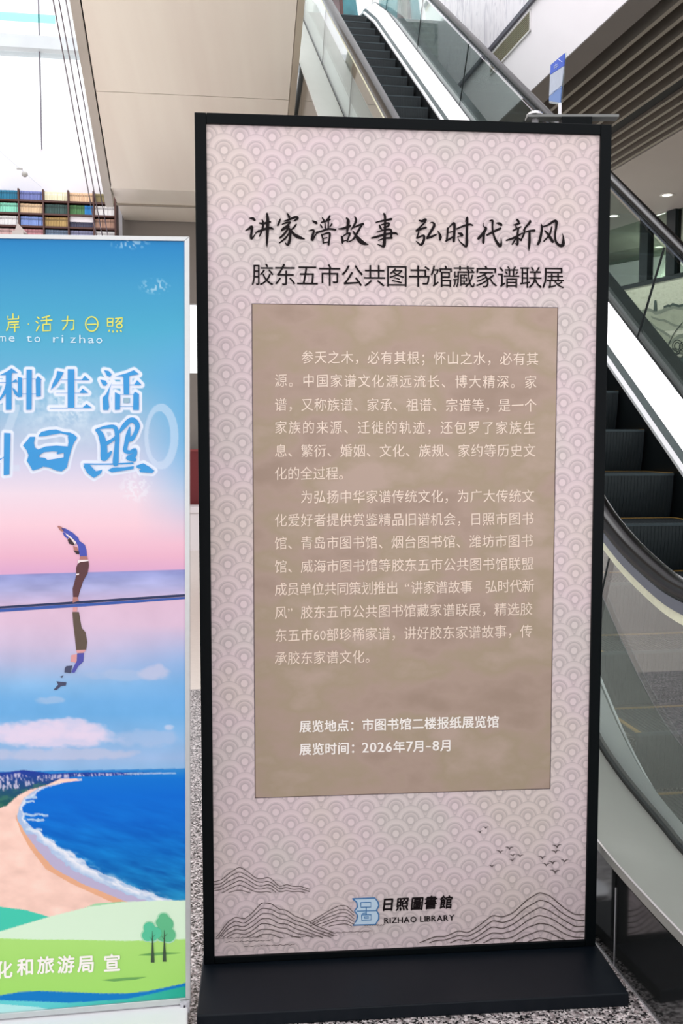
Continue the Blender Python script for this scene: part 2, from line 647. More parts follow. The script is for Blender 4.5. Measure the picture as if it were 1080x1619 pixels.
# vent
vent = empty('vent_grille', 'long louvred air vent grille set high in the white upper wall', 'vent')
w0, w1 = float(VW.hit(840, 30) @ wv), float(VW.hit(776, 110) @ wv)
zv1, zv0 = float(VW.hit(840, 14)[2]), float(VW.hit(840, 49)[2])
w0 -= 0.0
mb = MB()
fr = 0.018
for r in ((w0, w1, zv1 - fr, zv1), (w0, w1, zv0, zv0 + fr), (w0, w0 + fr, zv0, zv1), (w1 - fr, w1, zv0, zv1)):
    mb.obox(np.zeros(3), qv, wv, Z, (qA - 0.015, qA - 0.0005, r[0], r[1], r[2], r[3]))
mb.build('grille_frame', mat('vent_frame_white', (222, 220, 220), 0.5, noise=0.03), vent)
mb = MB(); mb.obox(np.zeros(3), qv, wv, Z, (qA - 0.003, qA - 0.0005, w0 + fr, w1 - fr, zv0 + fr, zv1 - fr))
mb.build('duct_back', mat('vent_dark', (92, 88, 84), 0.8, noise=0.1), vent)
nl = 9
for k in range(nl):
    zz = zv0 + fr + (zv1 - zv0 - 2 * fr) * (k + 0.5) / nl
    mb = MB(); mb.obox(np.zeros(3), qv, wv, Z, (qA - 0.013, qA - 0.004, w0 + fr, w1 - fr, zz - 0.003, zz + 0.003))
    mb.build('slat', mat('vent_slat', (178, 172, 150), 0.5, noise=0.05), vent)

# ceiling: soffit strip, slats, beam, plain field
ceil = bpy.data.objects.new('ceiling', None); COL.objects.link(ceil)
tag(ceil, 'slatted bronze grey ceiling under the upper floor at right', kind='structure')
mb = MB(); mb.obox(np.zeros(3), qv, wv, Z, (qA, qB - 0.01, -3, w_end, ZC, ZC + 0.012))
mb.build('soffit_strip', SOFG, ceil)
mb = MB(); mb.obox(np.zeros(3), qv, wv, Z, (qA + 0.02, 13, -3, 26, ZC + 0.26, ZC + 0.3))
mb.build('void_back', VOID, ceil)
mb = MB(); mb.obox(np.zeros(3), qv, wv, Z, (0, 0.045, 0, w_end + 3, 0, 0.2))
sl0 = None
for q in [qB + (0.115 + 0.127 * k) * ZF for k in range(6)] + [v * ZF for v in (3.875, 3.985, 4.095, 4.205, 4.30)]:
    if sl0 is None:
        sl0 = mb.build('slat', SLATM, ceil); s_ = sl0
    else:
        s_ = sl0.copy(); COL.objects.link(s_); s_.parent = ceil
    s_.location = V(q - 0.021, -3, ZC)
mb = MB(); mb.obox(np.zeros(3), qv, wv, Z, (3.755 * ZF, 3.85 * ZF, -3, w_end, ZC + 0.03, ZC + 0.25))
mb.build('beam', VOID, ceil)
mb = MB(); mb.obox(np.zeros(3), qv, wv, Z, (4.34 * ZF, 13, -3, 26, ZC, ZC + 0.1))
tag(mb.build('ceiling', CEILM), 'plain warm plaster ceiling with downlights beyond the slats', kind='structure')

DL = mat('downlight_glow', (255, 250, 235), 0.5, emit=6.0)
DLR = mat('downlight_rim', (210, 206, 200), 0.4, noise=0.03)
dls = [((970, 341), 'downlight nearest the black handrail, left of the brightest one'), ((1055, 308), 'brightest recessed downlight in plain ceiling, nearest the slats'),
       ((1022, 374), 'small downlight seen through the dark framed glazing'), ((1042, 390), 'lowest small downlight seen through the dark framed glazing')]
for (x, y), lab in dls:
    c = zplane(ZC).hit(x, y)
    d = empty('downlight', lab, 'ceiling light', None)
    mb = MB()
    ring = lambda r, z: [c + np.array([r * math.cos(t), r * math.sin(t), z]) for t in [2 * math.pi * k / 20 for k in range(20)]]
    mb.rings([ring(0.105, -0.001), ring(0.105, -0.008), ring(0.072, -0.010), ring(0.070, -0.002)], caps=False)
    mb.build('rim', DLR, d, True)
    mb = MB(); mb.poly(ring(0.070, -0.004)); mb.build('diffuser', DL, d)
    near = y < 350
    ld = bpy.data.lights.new('downlight_lamp', 'SPOT' if near else 'POINT')
    ld.energy = 110 if near else 26
    ld.shadow_soft_size = .09; ld.color = (1, .97, .9)
    if near: ld.spot_size = 2.4; ld.spot_blend = 1
    lo_ = bpy.data.objects.new('downlight_lamp', ld); COL.objects.link(lo_); lo_.location = tuple(c - Z * (.03 if near else .6)); lo_.parent = d

# mural / glazed wall on the right -----------------------------------
A_, B_ = zplane(ZC).hit(964, 363), zplane(ZC).hit(1054, 335)
MW = Plane(A_, np.cross(B_ - A_, Z))
mdir = horiz(B_ - A_)
mn = MW.n


def mu(x, y):
    p = MW.hit(x, y)
    return float((p - A_) @ mdir), float(p[2])


zmur = mu(1030, 446)[1]
ua, ub = -4.5, 13.0
mb = MB()
mb.obox(A_ * [1, 1, 0], mdir, -mn, Z, (ua, ub, 0, 0.15, 0, zmur - 0.03))
tag(mb.build('wall_mural', mat('mural_ground', (206, 206, 188), 0.7, noise=0.06, nscale=2)), 'wall carrying the ink landscape mural', kind='structure')
gw = bpy.data.objects.new('window_3', None); COL.objects.link(gw)
tag(gw, 'dark framed glazing above the ink landscape mural', kind='structure')
mb = MB(); mb.obox(A_ * [1, 1, 0], mdir, -mn, Z, (ua, ub, -0.02, 0.12, zmur - 0.03, zmur + 0.04)); mb.build('sill', MULL, gw)
ms = []
for xl, xr in ((1013, 1026), (1055, 1068)):
    ms.append((mu(xl, 400)[0], mu(xr, 400)[0]))
step = ms[1][0] - ms[0][0]
allm = [(ms[0][0] + step * k, ms[0][1] + step * k) for k in range(0, 14)]
mb = MB(); mb.obox(A_ * [1, 1, 0], mdir, -mn, Z, (ua, allm[0][0] - .002, 0.03, 0.04, zmur + 0.041, ZC - .001)); mb.build('pane', PANE, gw)
for k, (m0, m1) in enumerate(allm):
    mb = MB(); mb.obox(A_ * [1, 1, 0], mdir, -mn, Z, (m0, m1, -0.03, 0.1, zmur + 0.04, ZC))
    mb.build('mullion', MULL, gw)
    if k + 1 < len(allm):
        mb = MB(); mb.obox(A_ * [1, 1, 0], mdir, -mn, Z, (m1 + .002, allm[k + 1][0] - .002, 0.03, 0.04, zmur + 0.041, ZC - .001))
        mb.build('pane', PANE, gw)
mb = MB(); mb.obox(A_ * [1, 1, 0], mdir, -mn, Z, (ua - 4, ub, 2.0, 2.1, 0, ZC - .002))
tag(mb.build('wall_corridor', mat('corridor_wall', (158, 164, 154), 0.7, noise=0.04, nscale=2)), 'pale wall of the corridor behind the glazing', kind='structure')

# the ink painting
mural = empty('ink_landscape_mural', 'ink wash landscape mural with hills and rocks on the cream wall', 'mural')
mb = MB(); mb.obox(A_ * [1, 1, 0], mdir, mn, Z, (ua + .05, ub, 0.001, 0.004, 0.6, zmur - 0.05))
mb.build('painted_ground', marble_mat('mural_wash', (196, 198, 178), (214, 214, 196), (1, 1, 2)), mural)
INK = [mat('ink_%s' % n, c, 0.8, noise=0.2, nscale=9) for n, c in (('pale', (176, 180, 162)), ('mid', (138, 144, 132)), ('dark', (70, 84, 80)), ('black', (36, 46, 48)))]


def ridge(pts, depth, seed, wob=3):
    r = random.Random(seed)
    top = []
    for k in range(len(pts) - 1):
        (x0, y0), (x1, y1) = pts[k], pts[k + 1]
        n = 4
        for j in range(n):
            t = j / n
            top.append((x0 + (x1 - x0) * t, y0 + (y1 - y0) * t + r.uniform(-wob, wob) * 0.4))
    top.append(pts[-1])
    return top + [(x, y + depth * (0.85 + 0.15 * math.sin(x * 0.06))) for x, y in reversed(top)]


for e, mi, items in ((0.006, 0, [([(1000, 500), (1020, 488), (1040, 492), (1060, 484), (1090, 480), (1140, 470)], 40, 1), ([(990, 520), (1030, 520), (1060, 530), (1140, 520)], 30, 2)]),
                     (0.008, 1, [([(1008, 494), (1024, 487), (1040, 493), (1052, 486), (1068, 481), (1090, 484), (1140, 476)], 7, 3), ([(1015, 505), (1030, 510), (1045, 520), (1060, 530)], 5, 4),
                                 ([(1030, 500), (1050, 505), (1075, 515), (1110, 512)], 4, 14), ([(1020, 530), (1035, 548), (1052, 560)], 7, 5), ([(1056, 540), (1075, 500 + 30), (1100, 520)], 6, 6)]),
                     (0.010, 2, [([(1050, 578), (1064, 565), (1080, 566), (1140, 552)], 60, 7), ([(1035, 560), (1050, 566), (1062, 570)], 12, 8), ([(1050, 484), (1064, 480), (1085, 482)], 4, 9)]),
                     (0.012, 3, [([(1060, 590), (1080, 584), (1120, 580)], 40, 10)])):
    pr = Print(MW, e)
    for pts, dep, sd in items:
        pr.poly(ridge(pts, dep, sd))
    if mi == 2:
        pr.poly([(1034, 492), (1035, 476), (1037, 474), (1039, 476), (1040, 492)])
    if mi == 3:
        for cx, cy, rx, ry in ((1072, 547, 8, 9), (1066, 556, 10, 5), (1085, 548, 10, 8), (1076, 562, 9, 4)):
            for f in (1, 0.6):
                pr.brush([(cx + rx * f * math.cos(t), cy + ry * f * math.sin(t), 1.1) for t in [k * .7 for k in range(10)]], caps=False)
        pr.brush([(1058, 545, 1), (1066, 528, 1.2), (1080, 510, 1)])
    pr.build('ink_wash', INK[mi], mural)

# ================================================================== STAIRCASE overhead (left)
ST = empty('staircase', 'overhead staircase with pale steel clad underside and thin cable railing', 'staircase')
ev = ray(353, 1391); ev /= np.linalg.norm(ev)
rh = horiz(ev); rh = np.array([rh[1], -rh[0], 0.0])
Lp = CAM + 9.825 * ray(152, 150)
SP = Plane(Lp, np.cross(ev, rh))
up_n = -SP.n if SP.n[2] < 0 else SP.n       # away from camera (up)


def su(x, y):
    p = SP.hit(x, y) - Lp
    return float(p @ rh), float(p @ ev)


def SX(u, e, n):
    return Lp + rh * u + ev * e + up_n * n


uL = su(157, 185)[0]; uR = su(470, 0)[0]
e_seam = su(300, 151)[1]
e_end = su(245, 300)[1]
e_seam2 = 2 * e_seam - 0 - (e_end - e_seam) * 0
segs = [(-6.6, e_seam - 2.4), (e_seam - 2.4, e_seam), (e_seam, e_end)]
for a, b in segs:
    mb = MB(); mb.box8([SX(uL + .01, a + .004, 0), SX(uR, a + .004, 0), SX(uR, b - .004, 0), SX(uL + .01, b - .004, 0),
                        SX(uL + .01, a + .004, .03), SX(uR, a + .004, .03), SX(uR, b - .004, .03), SX(uL + .01, b - .004, .03)])
    mb.build('soffit_panel', SOFFIT, ST)
mb = MB(); mb.box8([SX(uL, -6.6, .035), SX(uR, -6.6, .035), SX(uR, e_end, .035), SX(uL, e_end, .035),
                    SX(uL, -6.6, .3), SX(uR, -6.6, .3), SX(uR, e_end, .3), SX(uL, e_end, .3)])
mb.build('stringer_core', mat('dark_joint', (60, 52, 48), 0.6, noise=0.1), ST)
# side trims
mb = MB(); mb.box8([SX(uL - .10, -6.6, 0.01), SX(uL - .006, -6.6, 0.01), SX(uL - .006, e_end + .35, 0.01), SX(uL - .10, e_end + .35, 0.01),
                    SX(uL - .10, -6.6, .3), SX(uL - .006, -6.6, .3), SX(uL - .006, e_end + .35, .3), SX(uL - .10, e_end + .35, .3)])
mb.build('side_trim', mat('side_trim_steel', (196, 192, 184), 0.3, 0.7, noise=0.2, nscale=1.5), ST)
mb = MB(); mb.box8([SX(uR + .006, -6.6, -0.02), SX(uR + .07, -6.6, -0.02), SX(uR + .07, e_end, -0.02), SX(uR + .006, e_end, -0.02),
                    SX(uR + .006, -6.6, .3), SX(uR + .07, -6.6, .3), SX(uR + .07, e_end, .3), SX(uR + .006, e_end, .3)])
mb.build('side_trim', mat('side_trim_beige', (190, 180, 162), 0.4, 0.4, noise=0.08, nscale=2), ST)
# treads on top (seen only from other positions)
for k in range(30):
    e0 = -6.4 + k * 0.30
    if e0 > e_end: break
    base = SX(uL, e0, .3)
    mb = MB(); mb.obox(base, rh, -horiz(ev), Z, (0, uR - uL, -0.3, 0.02, 0.0, 0.13)); mb.build('tread', CREAM, ST)
# landing soffit at the foot
pe = SX(uL, e_end, 0)
hh = horiz(ev)
toW = (S_WALL - float(pe @ hd)) / float(hh @ hd)
mb = MB(); mb.obox(pe, rh, hh, Z, (0.0, uR - uL + 1.2, 0.0, toW - 0.02, 0.0, 0.3))
mb.build('landing_soffit', SOFFIT, ST)
mb = MB(); mb.obox(pe, rh, hh, Z, (-.01, uR - uL + 1.2, 0.7, 0.74, -0.02, 0.0))
mb.build('landing_joint', mat('soffit_band', (150, 142, 130), 0.4, 0.4, noise=0.05), ST)
# cables of the railing: parallel to the flight, left of it
for xt, xb in ((84, 151), (93, 160), (104, 169)):
    # lie in the vertical plane just left of the flight
    cp = Plane(SX(uL - .16, 0, 0), rh)
    p0, p1 = cp.hit(xt, 0), cp.hit(xb, 364)
    d = (p1 - p0) / np.linalg.norm(p1 - p0)
    mb = MB(); mb.tube([p0 - d * 3.0, p1 + d * 0.1], 0.006, 6)
    mb.build('cable', mat('cable_steel', (120, 112, 122), 0.3, 0.8, noise=0.05), ST)

# small round sensor on a thin wire at upper left
sen = empty('round_sensor', 'small round grey sensor hanging on a thin slanting wire above the bookcase', 'sensor')
sp = Plane(hd * (S_WALL - .5), hd)
mb = MB(); mb.tube([sp.hit(-40, 205), sp.hit(66, 296)], 0.004, 5); mb.build('wire', mat('wire_grey', (196, 200, 208), 0.5, noise=0.03), sen)
c = sp.hit(39, 276)
mb = MB(); mb.rings([[c + np.array([r * math.cos(t), r * math.sin(t), z]) for t in [2 * math.pi * k / 14 for k in range(14)]] for z, r in [(.035, .012), (.03, .03), (.01, .04), (-.015, .036), (-.03, .015)]])
mb.build('housing', mat('sensor_grey', (170, 170, 166), 0.5, noise=0.05), sen, True)
c = sp.hit(31, 267)
mb = MB(); mb.obox(c, rr, hd, Z, (-.035, .035, -.01, .01, -.008, .008)); mb.build('clip', mat('sensor_grey', (170, 170, 166)), sen)

# ================================================================== BOOKCASE on back wall
BK = empty('bookcase', 'wide dark brown bookcase full of uniform book sets below the white bulkhead', 'bookcase')
BF = Plane(hd * (S_WALL - 0.30), hd)


def bf(x, y):
    p = BF.hit(x, y)
    return float(p @ rr), float(p[2])


cols = [bf(x, 330)[0] for x in (-9.5, 29.5, 68.5, 108, 148, 182)]
rows = [bf(70, y)[1] for y in (299.5, 316.5, 337.0, 357.0, 377.0)]
sth = 0.022
zbot = rows[-1] - sth
mb = MB(); mb.obox(np.zeros(3), rr, hd, Z, (cols[0] - .02, cols[-1] + .02, S_WALL - 0.035, S_WALL - 0.002, zbot, rows[0])); mb.build('back_panel', WOODD, BK)
for z in rows[1:]:
    mb = MB(); mb.obox(np.zeros(3), rr, hd, Z, (cols[0], cols[-1], S_WALL - 0.30, S_WALL - 0.036, z - sth, z)); mb.build('shelf', WOODD, BK)
for a in cols:
    mb = MB(); mb.obox(np.zeros(3), rr, hd, Z, (a - .010, a + .010, S_WALL - 0.31, S_WALL - 0.036, zbot, rows[0])); mb.build('divider', WOODD, BK)
mb = MB(); mb.obox(np.zeros(3), rr, hd, Z, (cols[0] - .3, cols[-1] + .3, S_WALL - 0.45, S_WALL - 0.001, zbot - .3, zbot - .001))
tag(mb.build('trim_2', WHITEW), 'white ledge carrying the bookcase', kind='structure')

cell = {(0, 0): ['teal blue', (28, 122, 158)], (0, 1): ['periwinkle blue', (122, 134, 196)], (0, 2): ['pale cream', (250, 240, 206)], (0, 3): ['peach beige', (240, 204, 168)], (0, 4): ['olive brown', (138, 126, 84)],
        (1, 0): ['mint green', (150, 236, 208)], (1, 1): ['apricot cream', (250, 216, 176)], (1, 2): ['dark slate green', (62, 92, 88)], (1, 3): ['leaf green', (84, 138, 84)], (1, 4): ['white', (250, 248, 248)],
        (2, 0): ['white', (252, 250, 250)], (2, 1): ['light blue', (140, 168, 232)], (2, 2): ['ochre tan', (196, 164, 104)], (2, 3): ['dark grey', (74, 76, 104)], (2, 4): ['reddish beige', (192, 152, 132)],
        (3, 0): ['dusty pink', (216, 180, 176)], (3, 1): ['rose pink', (206, 146, 152)], (3, 2): ['grey blue', (122, 142, 168)], (3, 3): ['pale violet grey', (152, 156, 190)], (3, 4): ['white', (246, 244, 246)]}
rown = ['top', 'second', 'third', 'bottom']
coln = ['leftmost', 'second', 'third', 'fourth', 'rightmost']


def book_proto(w, h, d, m, m2):
    b = MB()
    b.obox(np.zeros(3), rr, hd, Z, (0, w, 0, d, 0, h))                       # case
    b.obox(np.zeros(3), rr, hd, Z, (w * .12, w * .88, .004, d - .002, h, h + .001), 1)
    b.obox(np.zeros(3), rr, hd, Z, (w * .1, w * .9, -.001, 0, h * .62, h * .8), 1)   # label band on the spine
    return b.build('book', [m, m2])


for r in range(4):
    for c_ in range(5):
        nm, colr = cell[(r, c_)]
        a0, a1 = cols[c_] + .014, cols[c_ + 1] - .014
        top = rows[r] - (sth if r else 0.0)
        zb = rows[r + 1]
        n = 14
        w = (a1 - a0) / n
        h = (top - zb) * (0.86 if (r, c_) != (2, 3) else 0.48)
        pal = tuple(min(255, v + 26) for v in colr); drk = tuple(int(v * .72) for v in colr)
        m1 = mat('cloth_' + nm.replace(' ', '_'), colr, 0.6, noise=0.12, nscale=30)
        m2 = mat('spine_' + nm.replace(' ', '_'), drk if r != 0 or c_ != 2 else pal, 0.6, noise=0.1, nscale=30)
        pb = book_proto(w * .86, h, .18, m1, m2)
        extra = None
        if (r, c_) == (1, 3):
            extra = book_proto(w * .86, h, .18, mat('cloth_bright_blue', (40, 140, 214), 0.6, noise=0.1), mat('spine_bright_blue', (30, 104, 168), 0.6, noise=0.1))
        for k in range(n):
            src, cn = (extra, 'bright blue') if extra and k >= 9 else (pb, nm)
            b = src if (k == 0 or (extra and k == 9)) else src.copy()
            if b.name not in COL.objects: COL.objects.link(b)
            b.location = rr * (a0 + k * w + w * .07) + hd * (S_WALL - 0.27 + random.uniform(0, .012)) + Z * (zb + 0.0005)
            tag(b, '%s hardback book in the %s row, %s bay of the bookcase' % (cn, rown[r], coln[c_]), 'book',
                '%s books in the %s row, %s bay' % (cn, rown[r], coln[c_]))
        if (r, c_) == (2, 3):
            mb = MB(); mb.obox(np.zeros(3), rr, hd, Z, (a0, a1, S_WALL - .27, S_WALL - .08, zb + h + .004, top - .003))
            tag(mb.build('storage_box', WHITEW), 'flat white box lying on the dark grey books in the third row', 'box')

# red board and white bench seen in the gap
_, zr0 = bz(306, 800); _, zr1 = bz(306, 710)
rb = empty('red_board', 'dark red display board standing in the gap between the two boards', 'board')
mb = MB(); mb.obox(np.zeros(3), rr, hd, Z, (aG - .8, aG + .8, S_WALL - .25, S_WALL - .21, 0.02, zr1 - .03)); mb.build('panel', mat('dark_red_board', (112, 26, 32), 0.5, noise=0.12, nscale=3), rb)
mb = MB(); mb.obox(np.zeros(3), rr, hd, Z, (aG - .82, aG + .82, S_WALL - .26, S_WALL - .20, zr1 - .03, zr1)); mb.build('top_rail', mat('red_rail', (140, 60, 60), 0.5, noise=0.05), rb)
for s_ in (-.7, .66):
    mb = MB(); mb.obox(np.zeros(3), rr, hd, Z, (aG + s_, aG + s_ + .04, S_WALL - .2, S_WALL - .05, 0, 0.3)); mb.build('foot', mat('red_rail', (140, 60, 60)), rb)
bn = empty('white_bench', 'low white bench in front of the dark red board', 'bench')
P1 = Plane(hd * (S_WALL - .8), hd)
zbn = float(P1.hit(306, 801)[2]); 
mb = MB(); mb.obox(np.zeros(3), rr, hd, Z, (aG - .75, aG + .75, S_WALL - .8, S_WALL - .35, zbn - .09, zbn)); bevel(mb.build('seat', WHITEW, bn), .015)
mb = MB(); mb.obox(np.zeros(3), rr, hd, Z, (aG - .72, aG + .72, S_WALL - .77, S_WALL - .38, 0.0, zbn - .095)); mb.build('base', WHITEW, bn)

# ================================================================== ESCALATOR
ES = empty('escalator', 'glass sided escalator rising from behind the exhibition board to the upper floor', 'escalator')
AL, AR = 1.33, 2.5


def prof(pts, c, s1=13.6, flat_to=0.9, ctop=None):
    """smooth (s,z) path: measured foot points, then the incline z=T*s+c, then the level head"""
    out = list(pts)
    s = pts[-1][0]
    for q in np.arange(max(4.0, s + .3), 13.0, 0.5):
        out.append((q, T * q + c))
    zt = T * 13.15 + c + 0.0
    out += [(13.3, zt + 0.02), (13.7, zt + .12), (14.2, zt + .16), (15.2, zt + .16)]
    res = []
    n = len(out)
    for k in range(n - 1):
        p0, p1, p2, p3 = out[max(k - 1, 0)], out[k], out[k + 1], out[min(k + 2, n - 1)]
        m = 4 if p1[0] < 4 or p1[0] > 12.9 else 1
        for j in range(m):
            t = j / m
            res.append(tuple(0.5 * (2 * b + (cc - a) * t + (2 * a - 5 * b + 4 * cc - d) * t * t + (3 * b - a - 3 * cc + d) * t ** 3) for a, b, cc, d in zip(p0, p1, p2, p3)))
    res.append(out[-1])
    return res


RAIL = prof([(1.2, .985), (1.7, .985), (2.2, .99), (2.44, 1.0), (2.59, 1.03), (2.755, 1.08), (2.89, 1.135), (3.0, 1.19), (3.2, 1.315), (3.5, 1.53)], -.78)
GBOT = prof([(1.2, .245), (1.7, .245), (2.0, .245), (2.25, .253), (2.404, .266), (2.514, .287), (2.668, .315), (2.81, .345), (2.977, .40), (3.2, .53), (3.5, .76)], -1.52)


def interp(pf, s):
    return float(np.interp(s, [p[0] for p in pf], [p[1] for p in pf]))


def sweep(path, sect, name, m, parent=ES, smooth=False, closed=True):
    mb = MB()
    mb.rings([[W(a, s, z + dz) for a, dz in sect] for s, z in path], closed=closed, caps=closed)
    return mb.build(name, m, parent, smooth)


# newel ends closing each handrail
for A in (AL, AR):
    s0, z0 = RAIL[0]
    zmid = (z0 + 0.33) / 2
    R = (z0 - 0.33) / 2
    arc = [(s0 - R * math.sin(t), zmid + R * math.cos(t)) for t in np.linspace(math.pi, 0, 14)]
    path = arc[:-1] + RAIL
    # cross-section oriented roughly perpendicular to path
    mb = MB(); ringsL = []
    for k, (s, z) in enumerate(path):
        pa, pb = path[max(k - 1, 0)], path[min(k + 1, len(path) - 1)]
        d = np.array([pb[0] - pa[0], pb[1] - pa[1]]); d /= np.linalg.norm(d)
        nrm = np.array([-d[1], d[0]])
        sec = [(-.040, -.012), (-.036, .006), (-.022, .016), (0, .019), (.022, .016), (.036, .006), (.040, -.012), (.030, -.028), (-.030, -.028)]
        ringsL.append([W(A + a, s + nrm[0] * h, z + nrm[1] * h) for a, h in sec])
    mb.rings(ringsL)
    h_ = mb.build('handrail', RUBBER, ES, True)
    for nm, m_, h0, h1, hw in (('handrail_profile', GREYP, -.028, -.066 if A == AL else -.036, .021 if A == AL else .03), ('glass_edge_strip', YELP, -.066, -.098, .012)):
        if A == AR and nm == 'glass_edge_strip': continue
        mb = MB(); rl = []
        for k, (s, z) in enumerate(path):
            pa, pb = path[max(k - 1, 0)], path[min(k + 1, len(path) - 1)]
            d = np.array([pb[0] - pa[0], pb[1] - pa[1]]); d /= np.linalg.norm(d)
            nrm = np.array([-d[1], d[0]])
            rl.append([W(A + a, s + nrm[0] * h, z + nrm[1] * h) for a, h in ((-hw, h0), (hw, h0), (hw, h1), (-hw, h1))])
        mb.rings(rl); mb.build(nm, m_, h_)
    # glass panels, cut square to the incline
    cuts_top = [1.2, 2.9, 4.62, 6.34, 8.06, 9.78, 11.5, 13.2, 15.2]
    if A == AR:
        cuts_top = [1.2, 3.0, 4.88, 6.9, 8.7, 10.5, 12.3, 13.4, 15.2]
    for k in range(len(cuts_top) - 1):
        t0, t1 = cuts_top[k] + .006, cuts_top[k + 1] - .006
        mb = MB(); rl = []
        for j in range(13):
            t = t0 + (t1 - t0) * j / 12
            sl = (interp(RAIL, t + .05) - interp(RAIL, t - .05)) / .1 if 1.3 < t < 15 else 0
            zt = interp(RAIL, t) - .09
            # foot of a cut perpendicular to the rail
            sb_ = t
            for _ in range(8):
                sb_ = t + sl * (zt - interp(GBOT, sb_))
            zb_ = interp(GBOT, sb_) - .03
            rl.append([W(A - .006, t, zt), W(A + .006, t, zt), W(A + .006, sb_, zb_), W(A - .006, sb_, zb_)])
        mb.rings(rl); mb.build('glass_panel', GLASS, ES)
        if k:                                       # dark seal in the joint between two panels
            sl = (interp(RAIL, t0 + .05) - interp(RAIL, t0 - .05)) / .1
            zt = interp(RAIL, t0) - .09; sb_ = t0
            for _ in range(8):
                sb_ = t0 + sl * (zt - interp(GBOT, sb_))
            zb_ = interp(GBOT, sb_) - .02
            mb = MB(); mb.rings([[W(A - .0065, s_, z_), W(A + .0065, s_, z_), W(A + .0065, s_ - .005, z_), W(A - .0065, s_ - .005, z_)] for s_, z_ in ((t0 - .0015, zt), (sb_ - .0015, zb_))])
            mb.build('joint_seal', mat('joint_seal_dark', (30, 36, 38), .5, noise=.1), ES)

# decks, skirts
GLO = [(s, z) for s, z in GBOT]
sweep(GLO, [(AL - .012, .012), (AL + .012, .012), (AL + .012, -.03), (AL - .012, -.03)], 'glass_gasket', mat('gasket_black', (14, 20, 22), 0.4, noise=0.1))
sweep(GLO, [(AR - .012, .012), (AR + .012, .012), (AR + .012, -.03), (AR - .012, -.03)], 'glass_gasket', mat('gasket_black', (14, 20, 22)))
# near outer deck (light satin steel) and the bright nosing along its edge
DO = 1.08


def outer_dz(s):
    return 0.045 if s < 3 else (0.045 - .02 * min(1, (s - 3)))


mb = MB(); mb.rings([[W(DO, s, z + outer_dz(s)), W(AL - .013, s, z), W(AL - .013, s, z - .03), W(DO, s, z - .03 + outer_dz(s) - .0)] for s, z in GLO])
mb.build('outer_deck', DECKM, ES)
mb = MB(); mb.rings([[W(DO - .005, s, z + outer_dz(s) + .000), W(DO - .001, s, z + outer_dz(s) + .002), W(DO - .001, s, z + outer_dz(s) - .002), W(DO - .004, s, z + outer_dz(s) - .002)] for s, z in GLO])
mb.build('deck_edge_trim', STEEL, ES)
# far outer deck
mb = MB(); mb.rings([[W(AR + .013, s, z + .012), W(AR + .20, s, z - .045), W(AR + .20, s, z - .08), W(AR + .013, s, z - .03)] for s, z in GLO])
mb.build('outer_deck', mat('dark_satin_deck', (84, 92, 94), 0.3, 0.6, noise=0.1, nscale=4), ES)
# inner decks and skirts, right and left (mirror)
for sg, A, nmx in ((-1, AR, 'r'), (1, AL, 'l')):
    g = A + sg * .013; i1 = A + sg * .14; k1 = A + sg * .17
    sweep(GLO, [(g, .006), (i1, -.086), (i1, -.11), (g, -.03)], 'inner_deck', STEEL)
    sweep(GLO, [(i1 + sg * .001, -.086), (k1 - sg * .008, -.122), (k1 - sg * .008, -.140), (i1 + sg * .001, -.112)], 'skirt_brush', mat('skirt_brush_grey', (96, 104, 106), 0.4, 0.5, noise=0.15, nscale=30))
    sweep(GLO, [(k1 - sg * .007, -.120), (k1 + sg * .010, -.138), (k1 + sg * .010, -.158), (k1 - sg * .007, -.158)], 'skirt_edge', mat('skirt_edge_white', (236, 236, 240), .35, .1, noise=.03))
    sweep(GLO, [(k1, -.159), (k1 + sg * .004, -.159), (k1 + sg * .004, -.62), (k1, -.62)], 'skirt_panel', SKIRT)

# side cladding near side: dark mirror panels split at seams, following the truss
def under(s):
    return max(0.0, T * s - 2.9)


seams = [0.75, 2.31, 3.9, 5.4, 6.9, 8.4, 9.9, 11.4, 13.3]
for A_side, nm in ((DO + .01, 'side_panel'), (AR + .19, 'side_panel')):
    for k in range(len(seams) - 1):
        s0, s1 = seams[k] + .004, seams[k + 1] - .004
        mb = MB(); rl = []
        for j in range(7):
            s = s0 + (s1 - s0) * j / 6
            zt = interp(GBOT, max(s, 1.2)) + (-.0 if A_side < 2 else -.09)
            rl.append([W(A_side, s, zt), W(A_side + .012, s, zt), W(A_side + .012, s, under(s)), W(A_side, s, under(s))])
        mb.rings(rl); mb.build(nm, DARKST, ES)
mb = MB(); mb.obox(np.zeros(3), rr, hd, Z, (DO + .0075, DO + .0098, 2.3095, 2.3115, 0.0, 0.22)); mb.build('seam_strip', STEEL, ES)
mb = MB(); mb.obox(np.zeros(3), rr, hd, Z, (DO + .006, DO + .0098, .75, 4.2, 0.0, 0.004))
mb.v = [v for v in mb.v]; mb.build('floor_trim', STEEL, ES)
# truss underside
mb = MB(); mb.rings([[W(DO + .02, s, under(s)), W(AR + .18, s, under(s)), W(AR + .18, s, under(s) + .02), W(DO + .02, s, under(s) + .02)] for s in np.arange(4.3, 13.3, .5)])
mb.build('truss_underside', GREYW, ES)

